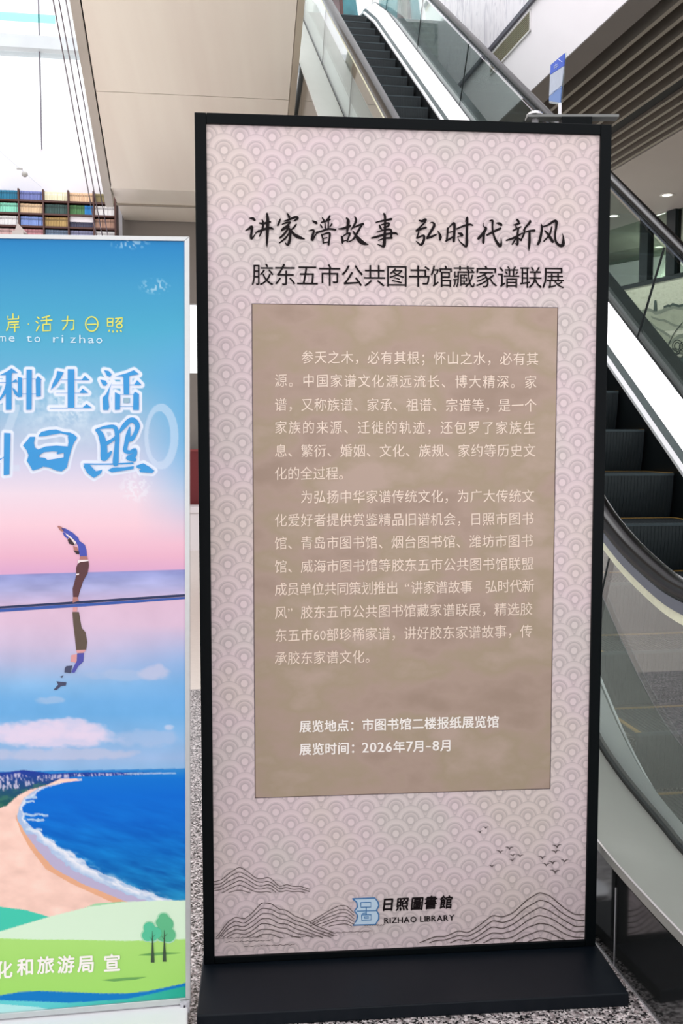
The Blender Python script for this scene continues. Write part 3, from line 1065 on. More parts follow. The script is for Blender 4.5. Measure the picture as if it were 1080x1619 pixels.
# steps
SA0, SA1 = AL + .19, AR - .19
mb = MB(); mb.obox(np.zeros(3), rr, hd, Z, (SA0 - .01, SA1 + .01, 0.9, 2.40, 0.004, 0.03)); mb.build('comb_plate', mat('comb_plate_metal', (120, 124, 122), 0.35, 0.7, noise=0.1, nscale=40), ES)
RUN = 0.32
protoS = None
steps = []
for k in range(-5, 28):
    s = 4.361 + RUN * k
    zn = T * s - 1.715
    if zn < 0.05:
        zn = 0.04 if zn > -0.2 else None
    if zn is None: continue
    if s > 13.25: break
    steps.append((s, min(zn, ZLAND)))
def riser_pts(a0, a1, o):
    """curved riser falling away below the nose"""
    out = []
    for t in np.linspace(0, 1, 7):
        z = -.006 - .21 * t
        y = .028 * t * t + .004 * t
        out.append((y, z))
    return [[rr * a0 + hd * (y - o) + Z * z, rr * a1 + hd * (y - o) + Z * z, rr * a1 + hd * (y + .008) + Z * z, rr * a0 + hd * (y + .008) + Z * z] for y, z in out]


for s, zn in steps:
    if protoS is None:
        mb = MB()
        mb.obox(np.zeros(3), rr, hd, Z, (SA0, SA1, 0.002, RUN, -.02, 0.0))
        mb.rings(riser_pts(SA0, SA1, 0.0))
        for j in range(46):                       # ribs of the riser and grooves of the tread as real relief
            a = SA0 + (SA1 - SA0) * (j + .25) / 46
            mb.rings(riser_pts(a, a + .009, .002))
            mb.obox(np.zeros(3), rr, hd, Z, (a, a + .009, 0.004, RUN - .03, 0.0, .004))
        st = protoS = mb.build('step', STEPM, ES)
        y = MB()
        y.obox(np.zeros(3), rr, hd, Z, (SA0, SA1, RUN - .024, RUN - .012, .0002, .0055))
        y.obox(np.zeros(3), rr, hd, Z, (SA0, SA0 + .016, 0, RUN - .024, .0002, .0055))
        y.obox(np.zeros(3), rr, hd, Z, (SA1 - .016, SA1, 0, RUN - .024, .0002, .0055))
        yp = y.build('yellow_border', YEL, st)
        y = MB(); y.obox(np.zeros(3), rr, hd, Z, (SA0, SA1, -.0035, .004, -.008, .0045))
        npz = y.build('nosing', mat('lit_step_nosing', (48, 60, 65), .45, .3, noise=.2, nscale=60), st)  # lighter strip paints in the light caught on the tread front
    else:
        st = protoS.copy(); COL.objects.link(st); st.parent = ES
        for ch in (yp, npz):
            y2 = ch.copy(); COL.objects.link(y2); y2.parent = st
    st.location = hd * s + Z * zn

# ================================================================== PERSON at the escalator head
def skin_body(name, verts, edges, radii, m, parent=None, sub=2, root=0):
    me = bpy.data.meshes.new(name)
    me.from_pydata([tuple(v) for v in verts], edges, [])
    o = bpy.data.objects.new(name, me)
    COL.objects.link(o)
    o.modifiers.new('skin', 'SKIN')
    sk = me.skin_vertices[0] if me.skin_vertices else None
    if sk is None:
        bpy.context.view_layer.objects.active = o
        sk = me.skin_vertices.new(name='skin') if hasattr(me.skin_vertices, 'new') else None
    for i, r in enumerate(radii):
        sk.data[i].radius = (r, r)
    sk.data[root].use_root = True
    s = o.modifiers.new('sub', 'SUBSURF'); s.levels = sub; s.render_levels = sub
    me.materials.append(m)
    if parent: o.parent = parent
    return o


pc = W(2.03, 13.95, 0.0)
PER = empty('person', 'person in dark red trousers and long teal coat standing at the escalator head', 'person')
PER.location = tuple(pc + Z * (ZLAND - .01))
try:
    V_ = [(0, 0, .95), (0, 0, 1.12), (0, 0, 1.32), (0, .0, 1.45), (0, -.01, 1.54), (0, -.02, 1.64), (0, -.02, 1.72),
          (.09, 0, .90), (.11, -.02, .50), (.12, .02, .10), (.12, -.02, .045), (.13, -.13, .035),
          (-.09, 0, .90), (-.10, .02, .50), (-.11, .03, .10), (-.11, .0, .045), (-.12, -.11, .035),
          (.17, 0, 1.40), (.24, .0, 1.14), (.24, -.06, .90), (.24, -.08, .82), (-.17, 0, 1.40), (-.24, .0, 1.14), (-.24, -.06, .90), (-.24, -.08, .82)]
    E_ = [(0, 1), (1, 2), (2, 3), (3, 4), (4, 5), (5, 6), (0, 7), (7, 8), (8, 9), (9, 10), (10, 11), (0, 12), (12, 13), (13, 14), (14, 15), (15, 16),
          (3, 17), (17, 18), (18, 19), (19, 20), (3, 21), (21, 22), (22, 23), (23, 24)]
    R_ = [.14, .125, .14, .10, .05, .095, .07, .09, .062, .045, .045, .035, .09, .062, .045, .045, .035, .06, .042, .032, .03, .06, .042, .032, .03]
    skin_body('body', V_, E_, R_, mat('dark_red_cloth', (110, 44, 40), 0.7, noise=0.15), PER)
    mb = MB()
    rl = []
    for z, rx, ry in ((1.46, .10, .09), (1.40, .21, .13), (1.15, .18, .14), (.95, .21, .17), (.6, .26, .2), (.14, .33, .25)):
        rl.append([(rx * math.cos(t) + 0.02 * math.sin(5 * t) * (1.5 - z), ry * math.sin(t), z) for t in np.linspace(-math.pi / 2 + .35, 1.5 * math.pi - .35, 22)])
    mb.rings(rl, closed=False, caps=False)
    ct = mb.build('coat', mat('teal_coat', (60, 150, 164), 0.8, noise=0.2, nscale=9), PER, True)
    sd = ct.modifiers.new('thick', 'SOLIDIFY'); sd.thickness = .012
    mb = MB()
    mb.rings([[(.10 * math.sin(p) * math.cos(t), -.005 + .105 * math.sin(p) * math.sin(t), 1.68 + .125 * math.cos(p)) for t in [2 * math.pi * k / 16 for k in range(16)]] for p in np.linspace(0.15, 1.7, 8)], caps=True)
    mb.build('hair', mat('black_hair', (24, 20, 20), 0.6, noise=0.2), PER, True)
    SK = mat('person_skin', (206, 160, 134), 0.55, noise=0.05)
    mb = MB()
    mb.rings([[(rx * math.cos(t), -.025 + ry * math.sin(t), z) for t in [2 * math.pi * k / 18 for k in range(18)]] for z, rx, ry in
              ((1.50, .045, .045), (1.545, .048, .055), (1.555, .055, .085), (1.585, .068, .098), (1.63, .076, .102), (1.69, .078, .1), (1.74, .070, .088), (1.78, .035, .04))])
    mb.rings([[(w_ * math.cos(t), -.125 + d_ + w_ * .6 * math.sin(t), z) for t in [2 * math.pi * k / 8 for k in range(8)]] for z, w_, d_ in ((1.675, .006, .008), (1.64, .012, -.006), (1.625, .016, -.002), (1.615, .008, .008))])
    for sg in (-1, 1):
        mb.rings([[(sg * .078 + .010 * math.cos(t), -.02 + .018 * math.sin(t), z) for t in [2 * math.pi * k / 8 for k in range(8)]] for z in (1.615, 1.64, 1.67)])
    mb.build('head', SK, PER, True)
    mb = MB()
    for sg in (-1, 1):
        mb.obox(np.array([sg * .03, -.124, 1.665]), np.array([1., 0, 0]), np.array([0, 1., 0]), Z, (-.012, .012, 0, .008, -.004, .004))
    mb.obox(np.array([0, -.122, 1.588]), np.array([1., 0, 0]), np.array([0, 1., 0]), Z, (-.02, .02, 0, .012, -.003, .003), 1)
    mb.build('eyes_and_mouth', [mat('eye_dark', (30, 22, 20), .4, noise=.1), mat('lip_red', (150, 80, 76), .5, noise=.1)], PER)
    for sg in (-1, 1):
        mb = MB()
        hx = sg * .24
        mb.rings([[(hx + .016 * math.cos(t) * f, -.08 + .036 * math.sin(t) * f, z) for t in [2 * math.pi * k / 10 for k in range(10)]] for z, f in ((.85, .7), (.82, .95), (.78, 1.05), (.745, .9))])
        for q_, (oy_, ln_) in enumerate(((-.030, .060), (-.011, .070), (.009, .066), (.027, .052))):
            mb.tube([(hx, -.08 + oy_, .755), (hx - sg * .002, -.082 + oy_, .755 - ln_ * .5), (hx - sg * .014, -.084 + oy_, .755 - ln_)], [.0085, .008, .006], 7)
        mb.tube([(hx, -.105, .82), (hx - sg * .006, -.128, .79), (hx - sg * .012, -.134, .762)], [.010, .009, .007], 7)
        mb.build('hand', SK, PER, True)
    mb = MB()
    mb.rings([[(.28 * f * math.cos(t), .2 * f * math.sin(t) + .03, z) for t in np.linspace(.1, math.pi - .1, 14)] for z, f in ((.9, .7), (.5, .85), (.07, 1.0))], closed=False, caps=False)
    ln = mb.build('coat_lining', mat('pink_white_lining', (238, 200, 206), 0.8, noise=0.15), PER, True)
    sd = ln.modifiers.new('thick', 'SOLIDIFY'); sd.thickness = .006
except Exception as ex:
    print('person failed', ex)

# ================================================================== EXHIBITION SIGN
zb_ = zplane(0.035)
BL, BR = zb_.hit(322, 1525), zb_.hit(940, 1496)
BL[2] = BR[2] = 0
U = horiz(BR - BL)
SG = Plane(BL, np.cross(U, Z))
N = SG.n * [1, 1, 0]
N = N / np.linalg.norm(N)
WID = float((BR - BL) @ U)
SGN = empty('exhibition_sign', 'tall black framed exhibition board printed with Chinese text on a heavy black base', 'sign')
ZT = 2.213


def sbox(r, name, m, par=SGN, bv=0.0015):
    mb = MB(); mb.obox(BL, U, N, Z, r)
    return bevel(mb.build(name, m, par), bv)


rw = .0285
uu0, uu1 = 0.0, WID + .003
sbox((uu0, uu0 + rw, -.045, 0, .035, ZT), 'frame_rail', BLACK)
sbox((uu1 - rw, uu1, -.045, 0, .035, ZT), 'frame_rail', BLACK)
sbox((uu0 + rw + .0005, uu1 - rw - .0005, -.045, 0, ZT - .026, ZT), 'frame_rail', BLACK)
sbox((uu0 + rw + .0005, uu1 - rw - .0005, -.045, 0, .035, .052), 'frame_rail', BLACK)
sbox((uu0 + .01, uu1 - .01, -.044, -.030, .04, ZT - .01), 'back_panel', BLACK)
sbox((uu0 - .004, uu1 + .006, -.24, .222, 0, .034), 'base', BASEM, bv=.003)
# the printed sheet, slightly recessed
REC = -.008
SH = Plane(BL + N * REC, N)
pst = MB()
c4 = [BL + U * (uu0 + rw) + N * REC + Z * .052, BL + U * (uu1 - rw) + N * REC + Z * .052,
      BL + U * (uu1 - rw) + N * REC + Z * (ZT - .026), BL + U * (uu0 + rw) + N * REC + Z * (ZT - .026)]
pst.poly(c4)
pst.poly([p - N * .004 for p in reversed(c4)])
poster = pst.build('poster', scale_pattern_mat(), SGN)
tag(poster, 'pink grey sheet printed with wave scale pattern')
uvl = poster.data.uv_layers.new(name='UVMap')
# scale radius measured on the sheet: 25.4 px columns -> metres
pc0, pc1, pc2 = SH.hit(379.7, 215.8), SH.hit(922, 228), SH.hit(479.6, 1281.4)
Rm = float((pc1 - pc0) @ U) / 22.0
Dm = float(SH.hit(482.6, 217)[2] - pc2[2]) / 50.0
for lp in poster.data.loops:
    p = np.array(poster.data.vertices[lp.vertex_index].co) - pc0
    uvl.data[lp.index].uv = (float(p @ U) / Rm, float(p[2]) / Dm * .83 + 80 * .83)

INKB = mat('black_print', (20, 12, 15), 0.6, spec=0.15, noise=0.1)
BROWNP = mat('mountain_line_print', (92, 80, 76), 0.6, noise=0.1)
CREAMP = mat('cream_print', (240, 222, 206), 0.6, noise=0.05)
WHITEP = mat('white_print', (252, 246, 240), 0.6, noise=0.02)
TANP = None


def tan_mat():
    m = bpy.data.materials.new('tan_text_panel_print')
    m.use_nodes = True
    nt = m.node_tree; b = nt.nodes['Principled BSDF']
    tc = nt.nodes.new('ShaderNodeTexCoord'); mp = nt.nodes.new('ShaderNodeMapping'); mp.inputs['Scale'].default_value = (1, 1, 1.6)
    nt.links.new(tc.outputs['Object'], mp.inputs[0])
    n = nt.nodes.new('ShaderNodeTexNoise'); n.inputs['Scale'].default_value = 5; n.inputs['Detail'].default_value = 6
    nt.links.new(mp.outputs[0], n.inputs[0])
    nt.links.new(ramp(nt, n.outputs[0], [(0.32, (164, 143, 128)), (0.45, (176, 154, 140)), (0.55, (170, 153, 131)), (0.68, (184, 163, 149))]), b.inputs['Base Color'])
    b.inputs['Roughness'].default_value = .55; b.inputs['Specular IOR Level'].default_value = .25
    return m


E1, E2, E3 = .0006, .0012, .0018
# tan panel with dark outline
ct, cb = SH.hit(399, 481), SH.hit(869, 1246)
pa, pb = float((ct - BL) @ U), float((cb - BL) @ U)
pz1, pz0 = float(ct[2]), float(cb[2])
o_ = BL + N * REC
mb = MB(); mb.poly([o_ + U * (pa - .002) + Z * (pz0 - .002) + N * E1, o_ + U * (pb + .002) + Z * (pz0 - .002) + N * E1, o_ + U * (pb + .002) + Z * (pz1 + .002) + N * E1, o_ + U * (pa - .002) + Z * (pz1 + .002) + N * E1])
mb.build('panel_outline', mat('plum_line_print', (66, 44, 52), 0.6, noise=0.05), poster)
mb = MB(); mb.poly([o_ + U * pa + Z * pz0 + N * E2, o_ + U * pb + Z * pz0 + N * E2, o_ + U * pb + Z * pz1 + N * E2, o_ + U * pa + Z * pz1 + N * E2])
tag(mb.build('text_panel', tan_mat(), poster), 'tan text panel')

# calligraphy title
def zc(strokes, ox, oy, sc, pr, k=1.1):
    for st in strokes:
        pr.brush([(ox + x / sc, oy + y / sc, w * k / sc) for x, y, w in st])


S_A = [[(125, 85, 14), (165, 90, 34), (190, 110, 24)], [(68, 248, 12), (110, 225, 26), (150, 195, 34), (150, 250, 30), (140, 320, 30), (150, 355, 24), (200, 290, 12), (240, 240, 8)],
       [(255, 150, 20), (300, 155, 26), (390, 135, 28)], [(285, 100, 12), (300, 150, 26), (290, 230, 24), (250, 325, 14)], [(350, 22, 20), (360, 100, 36), (357, 250, 38), (350, 400, 24), (350, 465, 6)],
       [(205, 275, 14), (260, 250, 26), (340, 222, 30), (395, 215, 32), (430, 228, 20)],
       [(615, 22, 14), (640, 65, 30), (640, 90, 16)], [(525, 95, 12), (510, 140, 26), (492, 180, 22)], [(575, 125, 14), (640, 105, 24), (720, 72, 30), (750, 85, 36), (725, 110, 20), (690, 125, 8)],
       [(550, 165, 14), (600, 145, 22), (650, 135, 16)], [(655, 140, 20), (610, 190, 26), (560, 220, 20), (540, 250, 16)], [(545, 250, 14), (600, 215, 22), (640, 190, 20)],
       [(620, 200, 22), (650, 240, 28), (655, 320, 30), (640, 400, 34), (620, 435, 26), (590, 410, 12)], [(625, 225, 20), (580, 290, 26), (520, 345, 22)], [(640, 280, 18), (590, 350, 24), (515, 408, 16)],
       [(735, 165, 18), (700, 210, 24), (665, 240, 14)], [(665, 245, 20), (710, 300, 36), (770, 335, 40), (840, 358, 14)],
       [(950, 120, 16), (985, 140, 34), (1000, 150, 30)], [(900, 250, 12), (950, 240, 24), (965, 260, 26), (945, 330, 30), (945, 375, 28), (1000, 290, 14), (1080, 255, 12)]]
S_B = [[(75, 75, 14), (95, 110, 20)], [(165, 50, 18), (150, 80, 22), (115, 110, 14)], [(60, 130, 14), (120, 115, 20), (170, 95, 16)], [(105, 120, 12), (110, 200, 16)], [(150, 110, 14), (145, 200, 16)],
       [(50, 160, 16), (70, 190, 18)], [(190, 150, 18), (165, 185, 14)], [(0, 255, 18), (60, 240, 22), (150, 210, 24), (235, 222, 22)], [(65, 280, 16), (80, 330, 18), (85, 385, 16)],
       [(70, 285, 14), (130, 262, 20), (165, 265, 24), (160, 330, 22), (150, 400, 24)], [(90, 325, 12), (130, 318, 14)], [(85, 380, 14), (145, 370, 16)],
       [(370, 80, 20), (390, 110, 34), (385, 170, 34), (375, 260, 18)], [(275, 210, 14), (330, 205, 28), (400, 180, 30), (415, 170, 20)], [(305, 300, 14), (320, 340, 26), (320, 380, 22)],
       [(315, 310, 12), (370, 270, 18), (410, 265, 22), (395, 310, 20), (375, 365, 16)], [(330, 360, 12), (380, 345, 12)], [(470, 60, 14), (485, 100, 26), (470, 150, 24), (425, 220, 12)],
       [(440, 200, 12), (520, 165, 24), (570, 150, 28)], [(560, 155, 20), (520, 220, 24), (470, 310, 24), (430, 350, 16), (380, 370, 8)], [(450, 240, 14), (490, 300, 34), (540, 360, 50), (590, 388, 34), (635, 400, 8)],
       [(825, 25, 22), (838, 60, 26), (838, 200, 26), (832, 330, 34), (825, 410, 36), (805, 420, 24), (745, 395, 8)], [(730, 130, 14), (790, 115, 20), (915, 90, 26)], [(770, 165, 18), (785, 200, 24), (800, 215, 12)],
       [(790, 160, 14), (880, 140, 22), (875, 175, 24), (820, 195, 12)], [(740, 250, 12), (820, 225, 18), (890, 215, 24), (915, 240, 24), (910, 320, 24)],
       [(675, 322, 18), (760, 300, 26), (870, 270, 24), (960, 262, 26), (990, 280, 14)], [(760, 350, 12), (830, 325, 18), (920, 320, 24)]]
S_C = [[(115, 125, 20), (160, 135, 34), (205, 110, 34), (185, 160, 24), (130, 215, 22), (75, 270, 26)], [(75, 275, 24), (130, 250, 30), (210, 225, 26)], [(110, 285, 20), (80, 375, 20)],
       [(85, 375, 22), (150, 345, 24), (185, 345, 28), (175, 420, 34), (135, 470, 30), (70, 415, 8)], [(265, 165, 8), (300, 150, 16), (330, 185, 34), (300, 250, 34), (245, 340, 30), (225, 375, 24)],
       [(225, 380, 22), (290, 355, 30), (355, 325, 20)], [(375, 270, 8), (400, 310, 24), (415, 360, 40), (410, 400, 24)],
       [(520, 235, 26), (515, 320, 24), (505, 400, 24)], [(520, 240, 14), (570, 190, 20), (610, 165, 34), (615, 250, 34), (605, 420, 34)], [(530, 300, 14), (590, 280, 16)], [(495, 415, 24), (550, 385, 26), (600, 350, 16)],
       [(645, 245, 20), (740, 205, 26), (830, 180, 26), (875, 195, 18)], [(770, 145, 8), (785, 100, 18), (797, 85, 26), (795, 180, 30), (790, 350, 34), (790, 440, 40), (780, 495, 28), (740, 470, 22), (680, 410, 12), (660, 350, 8)],
       [(665, 305, 14), (705, 315, 36), (725, 340, 30), (695, 350, 12), (660, 360, 8)]]
S_D = [[(100, 130, 5), (105, 170, 10), (130, 190, 28), (95, 250, 30), (45, 305, 28)], [(120, 210, 14), (105, 270, 26), (100, 350, 28)], [(145, 265, 20), (210, 230, 24), (295, 190, 26)],
       [(170, 105, 10), (205, 100, 22), (205, 150, 20), (210, 230, 20), (240, 320, 24), (290, 390, 34), (305, 350, 16), (302, 295, 5)], [(255, 130, 14), (285, 135, 28), (305, 150, 28)],
       [(485, 90, 20), (500, 110, 26), (505, 130, 12)], [(450, 150, 14), (490, 140, 22), (520, 130, 14)], [(470, 160, 12), (480, 190, 16)], [(440, 215, 18), (490, 190, 18), (530, 172, 14)],
       [(365, 325, 18), (430, 305, 22), (480, 280, 22), (545, 245, 14)], [(500, 195, 18), (490, 260, 22), (490, 370, 24), (465, 360, 10)], [(480, 290, 18), (430, 370, 16)], [(500, 300, 14), (530, 325, 20)],
       [(630, 100, 16), (630, 120, 26), (580, 180, 20), (560, 210, 16)], [(570, 200, 18), (560, 260, 20), (530, 320, 14)], [(575, 235, 12), (620, 220, 20), (680, 215, 28)], [(625, 220, 22), (625, 330, 28), (620, 400, 22), (618, 445, 5)],
       [(755, 135, 5), (765, 170, 22), (760, 240, 24), (740, 330, 28), (720, 370, 24)], [(780, 170, 16), (840, 150, 20), (900, 110, 26), (930, 115, 30), (928, 180, 24), (915, 260, 20), (925, 340, 24), (970, 385, 30), (1005, 375, 36), (1010, 310, 20), (1000, 250, 4)],
       [(880, 170, 14), (855, 260, 20), (790, 335, 14)], [(800, 215, 14), (840, 260, 26), (890, 340, 30)]]
pr = Print(SH, E3)
zc(S_A, 380, 335, 8.308, pr); zc(S_B, 500, 335, 7.714, pr); zc(S_C, 650, 335, 9.0, pr); zc(S_D, 750, 335, 7.2, pr)
tag(pr.build('title_calligraphy', INKB, poster), 'black brush calligraphy title')
pr = Print(SH, E3)
pr.line('胶东五市公共图书馆藏家谱联展', 397, 434, 887, 439, 37, 37, 0.0)
tag(pr.build('subtitle_lettering', INKB, poster), 'black subtitle lettering')
LINES = [('参天之木，必有其根；怀山之水，必有其', 476, 565, 850), ('源。中国家谱文化源远流长、博大精深。家', 434, 602, 848), ('谱，又称族谱、家承、祖谱、宗谱等，是一个', 434, 640, 847),
         ('家族的来源、迁徙的轨迹，还包罗了家族生', 434, 676, 846), ('息、繁衍、婚姻、文化、族规、家约等历史文', 434, 713, 845), ('化的全过程。', 434, 749, 553), ('为弘扬中华家谱传统文化，为广大传统文', 475, 786, 843),
         ('化爱好者提供赏鉴精品旧谱机会，日照市图书', 434, 823, 842), ('馆、青岛市图书馆、烟台图书馆、潍坊市图书', 434, 859, 841), ('馆、威海市图书馆等胶东五市公共图书馆联盟', 434, 896, 842), ('成员单位共同策划推出 “讲家谱故事  弘时代新', 434, 932, 842),
         ('风” 胶东五市公共图书馆藏家谱联展，精选胶', 434, 969, 840), ('东五市60部珍稀家谱，讲好胶东家谱故事，传', 434, 1005, 840), ('承胶东家谱文化。', 434, 1041, 595)]
HOR = 701.0


def yr(y0, x0, x1):
    """sheet-horizontal line through (x0,y0): y at x1"""
    z = SH.hit(x0, y0)
    d = U
    q = z + d * 0.3 - CAM
    xq, yq = CX + FPX * q[0] / (q @ FW), CY - FPX * (q @ UPV) / (q @ FW)
    return y0 + (yq - y0) / (xq - x0) * (x1 - x0)


for t, x0, y0, x1 in LINES:
    pr = Print(SH, E3)
    pr.line(t, x0, y0, x1, yr(y0, x0, x1), 20.2, 22.0, 0.0, tilt=0.05)
    pr.build('text_line', CREAMP, poster)
for t, x0, y0, x1 in (('展览地点：市图书馆二楼报纸展览馆', 473, 1148.5, 787), ('展览时间：2026年7月-8月', 473, 1184.5, 706)):
    pr = Print(SH, E3)
    if '2026' in t:
        y1 = yr(y0, x0, x1)
        pr.line('展览时间：', x0, y0, 571, yr(y0, x0, 571), 19.6, 20, 0.02)
        sl = (y1 - y0) / (x1 - x0)
        xx = 572
        for ch, w in (('2', 12.3), ('0', 12.3), ('2', 12.3), ('6', 12.3), ('年', 20.3), ('7', 11.2), ('月', 20.5), ('-', 10), ('8', 12.3), ('月', 20)):
            if ord(ch) < 256:
                if ch == '-':
                    pr.brush([(xx, y0 + sl * (xx - x0) + 1, 2), (xx + 8, y0 + sl * (xx - x0) + 1, 2)], caps=False)
                else:
                    vs, fs = glyph(ch)
                    for oc, ox in enumerate((-.45, .45)):
                        pr.k += 2e-5
                        i = len(pr.mb.v)
                        for gx, gy in vs:
                            pr.mb.v.append(tuple(pr.P(xx + ox + gx * 22.5, y0 + sl * (xx - x0) + 7.6 - gy * 22.5)))
                        for f in fs:
                            pr.mb.f.append(tuple(i + k for k in f)); pr.mb.mi.append(0)
            else:
                pr.glyphs([(ch, xx, y0 + sl * (xx - x0), 19.6, 20, sl, 0)], 0.02)
            xx += w
    else:
        pr.line(t, x0, y0, x1, yr(y0, x0, x1), 19.6, 20, 0.02)
    tag(pr.build('text_line', WHITEP, poster), 'bold white text line')

# mountains, water, birds
pr = Print(SH, E2)


def contour(pts, base, n, ox, oy, sc, d, wd):
    xs = np.arange(pts[0][0], pts[-1][0] + 1, 6.0)
    px_, py_ = [p[0] for p in pts], [p[1] for p in pts]
    y0 = np.interp(xs, px_, py_)
    ker = np.hanning(9); ker /= ker.sum()
    y0 = np.convolve(np.pad(y0, 4, mode='edge'), ker, 'valid')
    top = y0.min()
    for k in range(n):
        h = (base - y0) / max(base - top, 1)
        yy = y0 + d * k * (.45 + .55 * np.clip(h, 0, 1)) + 1.5 * np.sin(xs * .05 + k * 1.7) * (k > 0)
        run = []
        for x, y in list(zip(xs, yy)) + [(0, 1e9)]:
            if y <= base:
                run.append((ox + x / sc, oy + y / sc, wd))
            else:
                if len(run) > 5: pr.brush(run, smooth=False, caps=False)
                run = []


contour([(90, 438), (130, 430), (170, 395), (225, 360), (260, 380), (310, 420), (340, 425), (370, 412), (400, 430), (430, 465), (470, 450), (500, 462), (540, 460), (590, 478)], 497, 6, 310, 1260, 3.273, 23, 1.1)
contour([(105, 728), (160, 650), (205, 618), (250, 632), (290, 600), (340, 545), (390, 550), (430, 580), (465, 582), (510, 615), (570, 635), (630, 668), (715, 702)], 728, 7, 310, 1260, 3.273, 27, 1.2)
contour([(590, 645), (640, 615), (690, 585), (740, 560), (780, 560), (818, 600)], 668, 6, 310, 1260, 3.273, 19, 1.0)
contour([(195, 710), (270, 680), (320, 680), (385, 650), (430, 662), (480, 630), (550, 575), (600, 585), (650, 565), (720, 500), (780, 463), (830, 480), (900, 540), (950, 572), (1000, 572)], 712, 7, 600, 1260, 3.086, 37, 1.5)
for xa, ya, xb, yb_ in ((150, 750, 400, 740), (250, 772, 510, 762), (490, 722, 730, 715), (640, 705, 910, 692), (100, 731, 340, 722), (870, 662, 975, 660)):
    n = 24
    pr.brush([(310 + (xa + (xb - xa) * k / n) / 3.273, 1260 + (ya + (yb_ - ya) * k / n + 3 * math.sin(k * 2.1)) / 3.273, .7) for k in range(n + 1)], smooth=False, caps=False)
tag(pr.build('mountain_lines', BROWNP, poster), 'fine brown contour mountains and water lines')
pr = Print(SH, E2)
rb_ = random.Random(3)
for bx, by, s in ((490, 170, .8), (518, 150, .8), (548, 337, .9), (588, 267, 1), (633, 250, 1.1), (650, 284, .9), (648, 308, .9), (685, 286, .9), (865, 240, 1.2), (858, 266, 1.1), (793, 295, 1), (845, 320, 1.1), (812, 330, 1), (903, 312, 1), (856, 364, 1.3)):
    x, y = 600 + bx / 3.086, 1260 + by / 3.086
    a = rb_.uniform(-.25, .25)
    for sg in (-1, 1):
        pts = [(0, .6, 1.6), (sg * 2.6, -1.8, 1.3), (sg * 6.2, -1.9 - sg * a * 6, .3)]
        pr.brush([(x + px * s, y + (py + a * px) * s, w * s) for px, py, w in pts], caps=False)
    pr.poly([(x - 1.6 * s, y - .4), (x + 1.8 * s, y - .2), (x + .4, y + 2.6 * s)])
pr.build('bird_print', mat('bird_print_ink', (96, 84, 84), 0.6, noise=0.1), poster)

# logo
pr = Print(SH, E2)
lo = lambda pts: [(540 + x / 5.4, 1390 + y / 5.4) for x, y in pts]
outl = [(95, 165), (285, 158), (312, 195), (318, 225), (298, 262), (318, 300), (316, 340), (288, 385), (95, 390), (128, 350), (138, 310), (112, 268), (135, 235), (130, 195)]
pr.poly(lo(outl)); pr.build('emblem_ground', mat('emblem_light_blue', (196, 220, 238), 0.5, noise=0.03), poster)
pr = Print(SH, E3)


def lstroke(pts, w, close=False):
    p = lo(pts + ([pts[0]] if close else []))
    pr.brush([(x, y, w) for x, y in p], smooth=False)


lstroke(outl, 2.1, True)
lstroke([(165, 197), (250, 195), (250, 235), (165, 237)], 1.5, True)
lstroke([(210, 237), (210, 268)], 1.5); lstroke([(132, 270), (292, 266)], 1.5); lstroke([(210, 268), (210, 300)], 1.5)
lstroke([(172, 302), (252, 300), (252, 345), (172, 348)], 1.6, True); lstroke([(195, 320), (232, 319), (232, 330), (195, 331)], 1.2, True)
lstroke([(210, 285), (180, 290)], 1.3)
tag(pr.build('emblem', mat('emblem_blue', (62, 122, 176), 0.5, noise=0.05), poster), 'blue book shaped emblem')
pr = Print(SH, E3)
for ch, cx, cy in (('日', 397, 215), ('照', 520, 212), ('圖', 645, 207), ('書', 762, 198), ('館', 893, 195)):
    x, y = 540 + cx / 5.4, 1390 + cy / 5.4
    vs_w = 21
    pr.glyphs([(ch, x - vs_w / 2, y, vs_w, 22, -.045, .10)], .028)
latin(pr, 'RIZHAO LIBRARY', 607.5, 1459.6, 9.1, 1.0, .02, -.045)
tag(pr.build('library_lettering', INKB, poster), 'black library name lettering')
for o_n in ():
    pass

# ================================================================== POSTER BANNER on the left
zbp = zplane(0.045)
b0, b1 = zbp.hit(0, 1612), zbp.hit(301, 1587)
BN = Plane(b0, np.cross(b1 - b0, Z))
UB = horiz(b1 - b0); NB = BN.n * [1, 1, 0]; NB /= np.linalg.norm(NB)
BAN = empty('poster_banner', 'silver framed blue tourism poster stand printed with beach scene and Chinese lettering', 'poster')
XL = -262.0
ytop = lambda x: 370 + .0134 * x
ybot = lambda x: 1612 - .0831 * x
itop = lambda x: ytop(x) + 7
ibot = lambda x: ybot(x) - 9
XR = 299.5


def bframe(quad, name, m, d0=-.03, d1=.0, par=BAN):
    P = [BN.hit(x, y, d0) for x, y in quad] + [BN.hit(x, y, d1) for x, y in quad]
    mb = MB(); mb.box8(P); return bevel(mb.build(name, m, par), .001)


XRT, XRB = 299.5, 301.5
fwid = 8.0
bframe([(XRT - fwid, itop(XRT)), (XRT, ytop(XRT)), (XRB, ybot(XRB)), (XRB - fwid, ibot(XRB))], 'frame_rail', ALU)
bframe([(XL, ytop(XL)), (XL + fwid, itop(XL)), (XL + fwid, ibot(XL)), (XL, ybot(XL))], 'frame_rail', ALU)
bframe([(XL + .3, ytop(XL)), (XRT - .3, ytop(XRT)), (XRT - fwid, itop(XRT)), (XL + fwid, itop(XL))], 'frame_rail', ALU)
bframe([(XL + fwid, ibot(XL)), (XRB - fwid, ibot(XRB)), (XRB - .3, ybot(XRB)), (XL + .3, ybot(XL))], 'frame_rail', ALU)
bframe([(XL + 4, ytop(XL) + 4), (XRT - 4, ytop(XRT) + 4), (XRB - 4, ybot(XRB) - 4), (XL + 4, ybot(XL) - 4)], 'back_panel', mat('banner_back', (190, 190, 190), 0.6, noise=0.03), -.028, -.012)


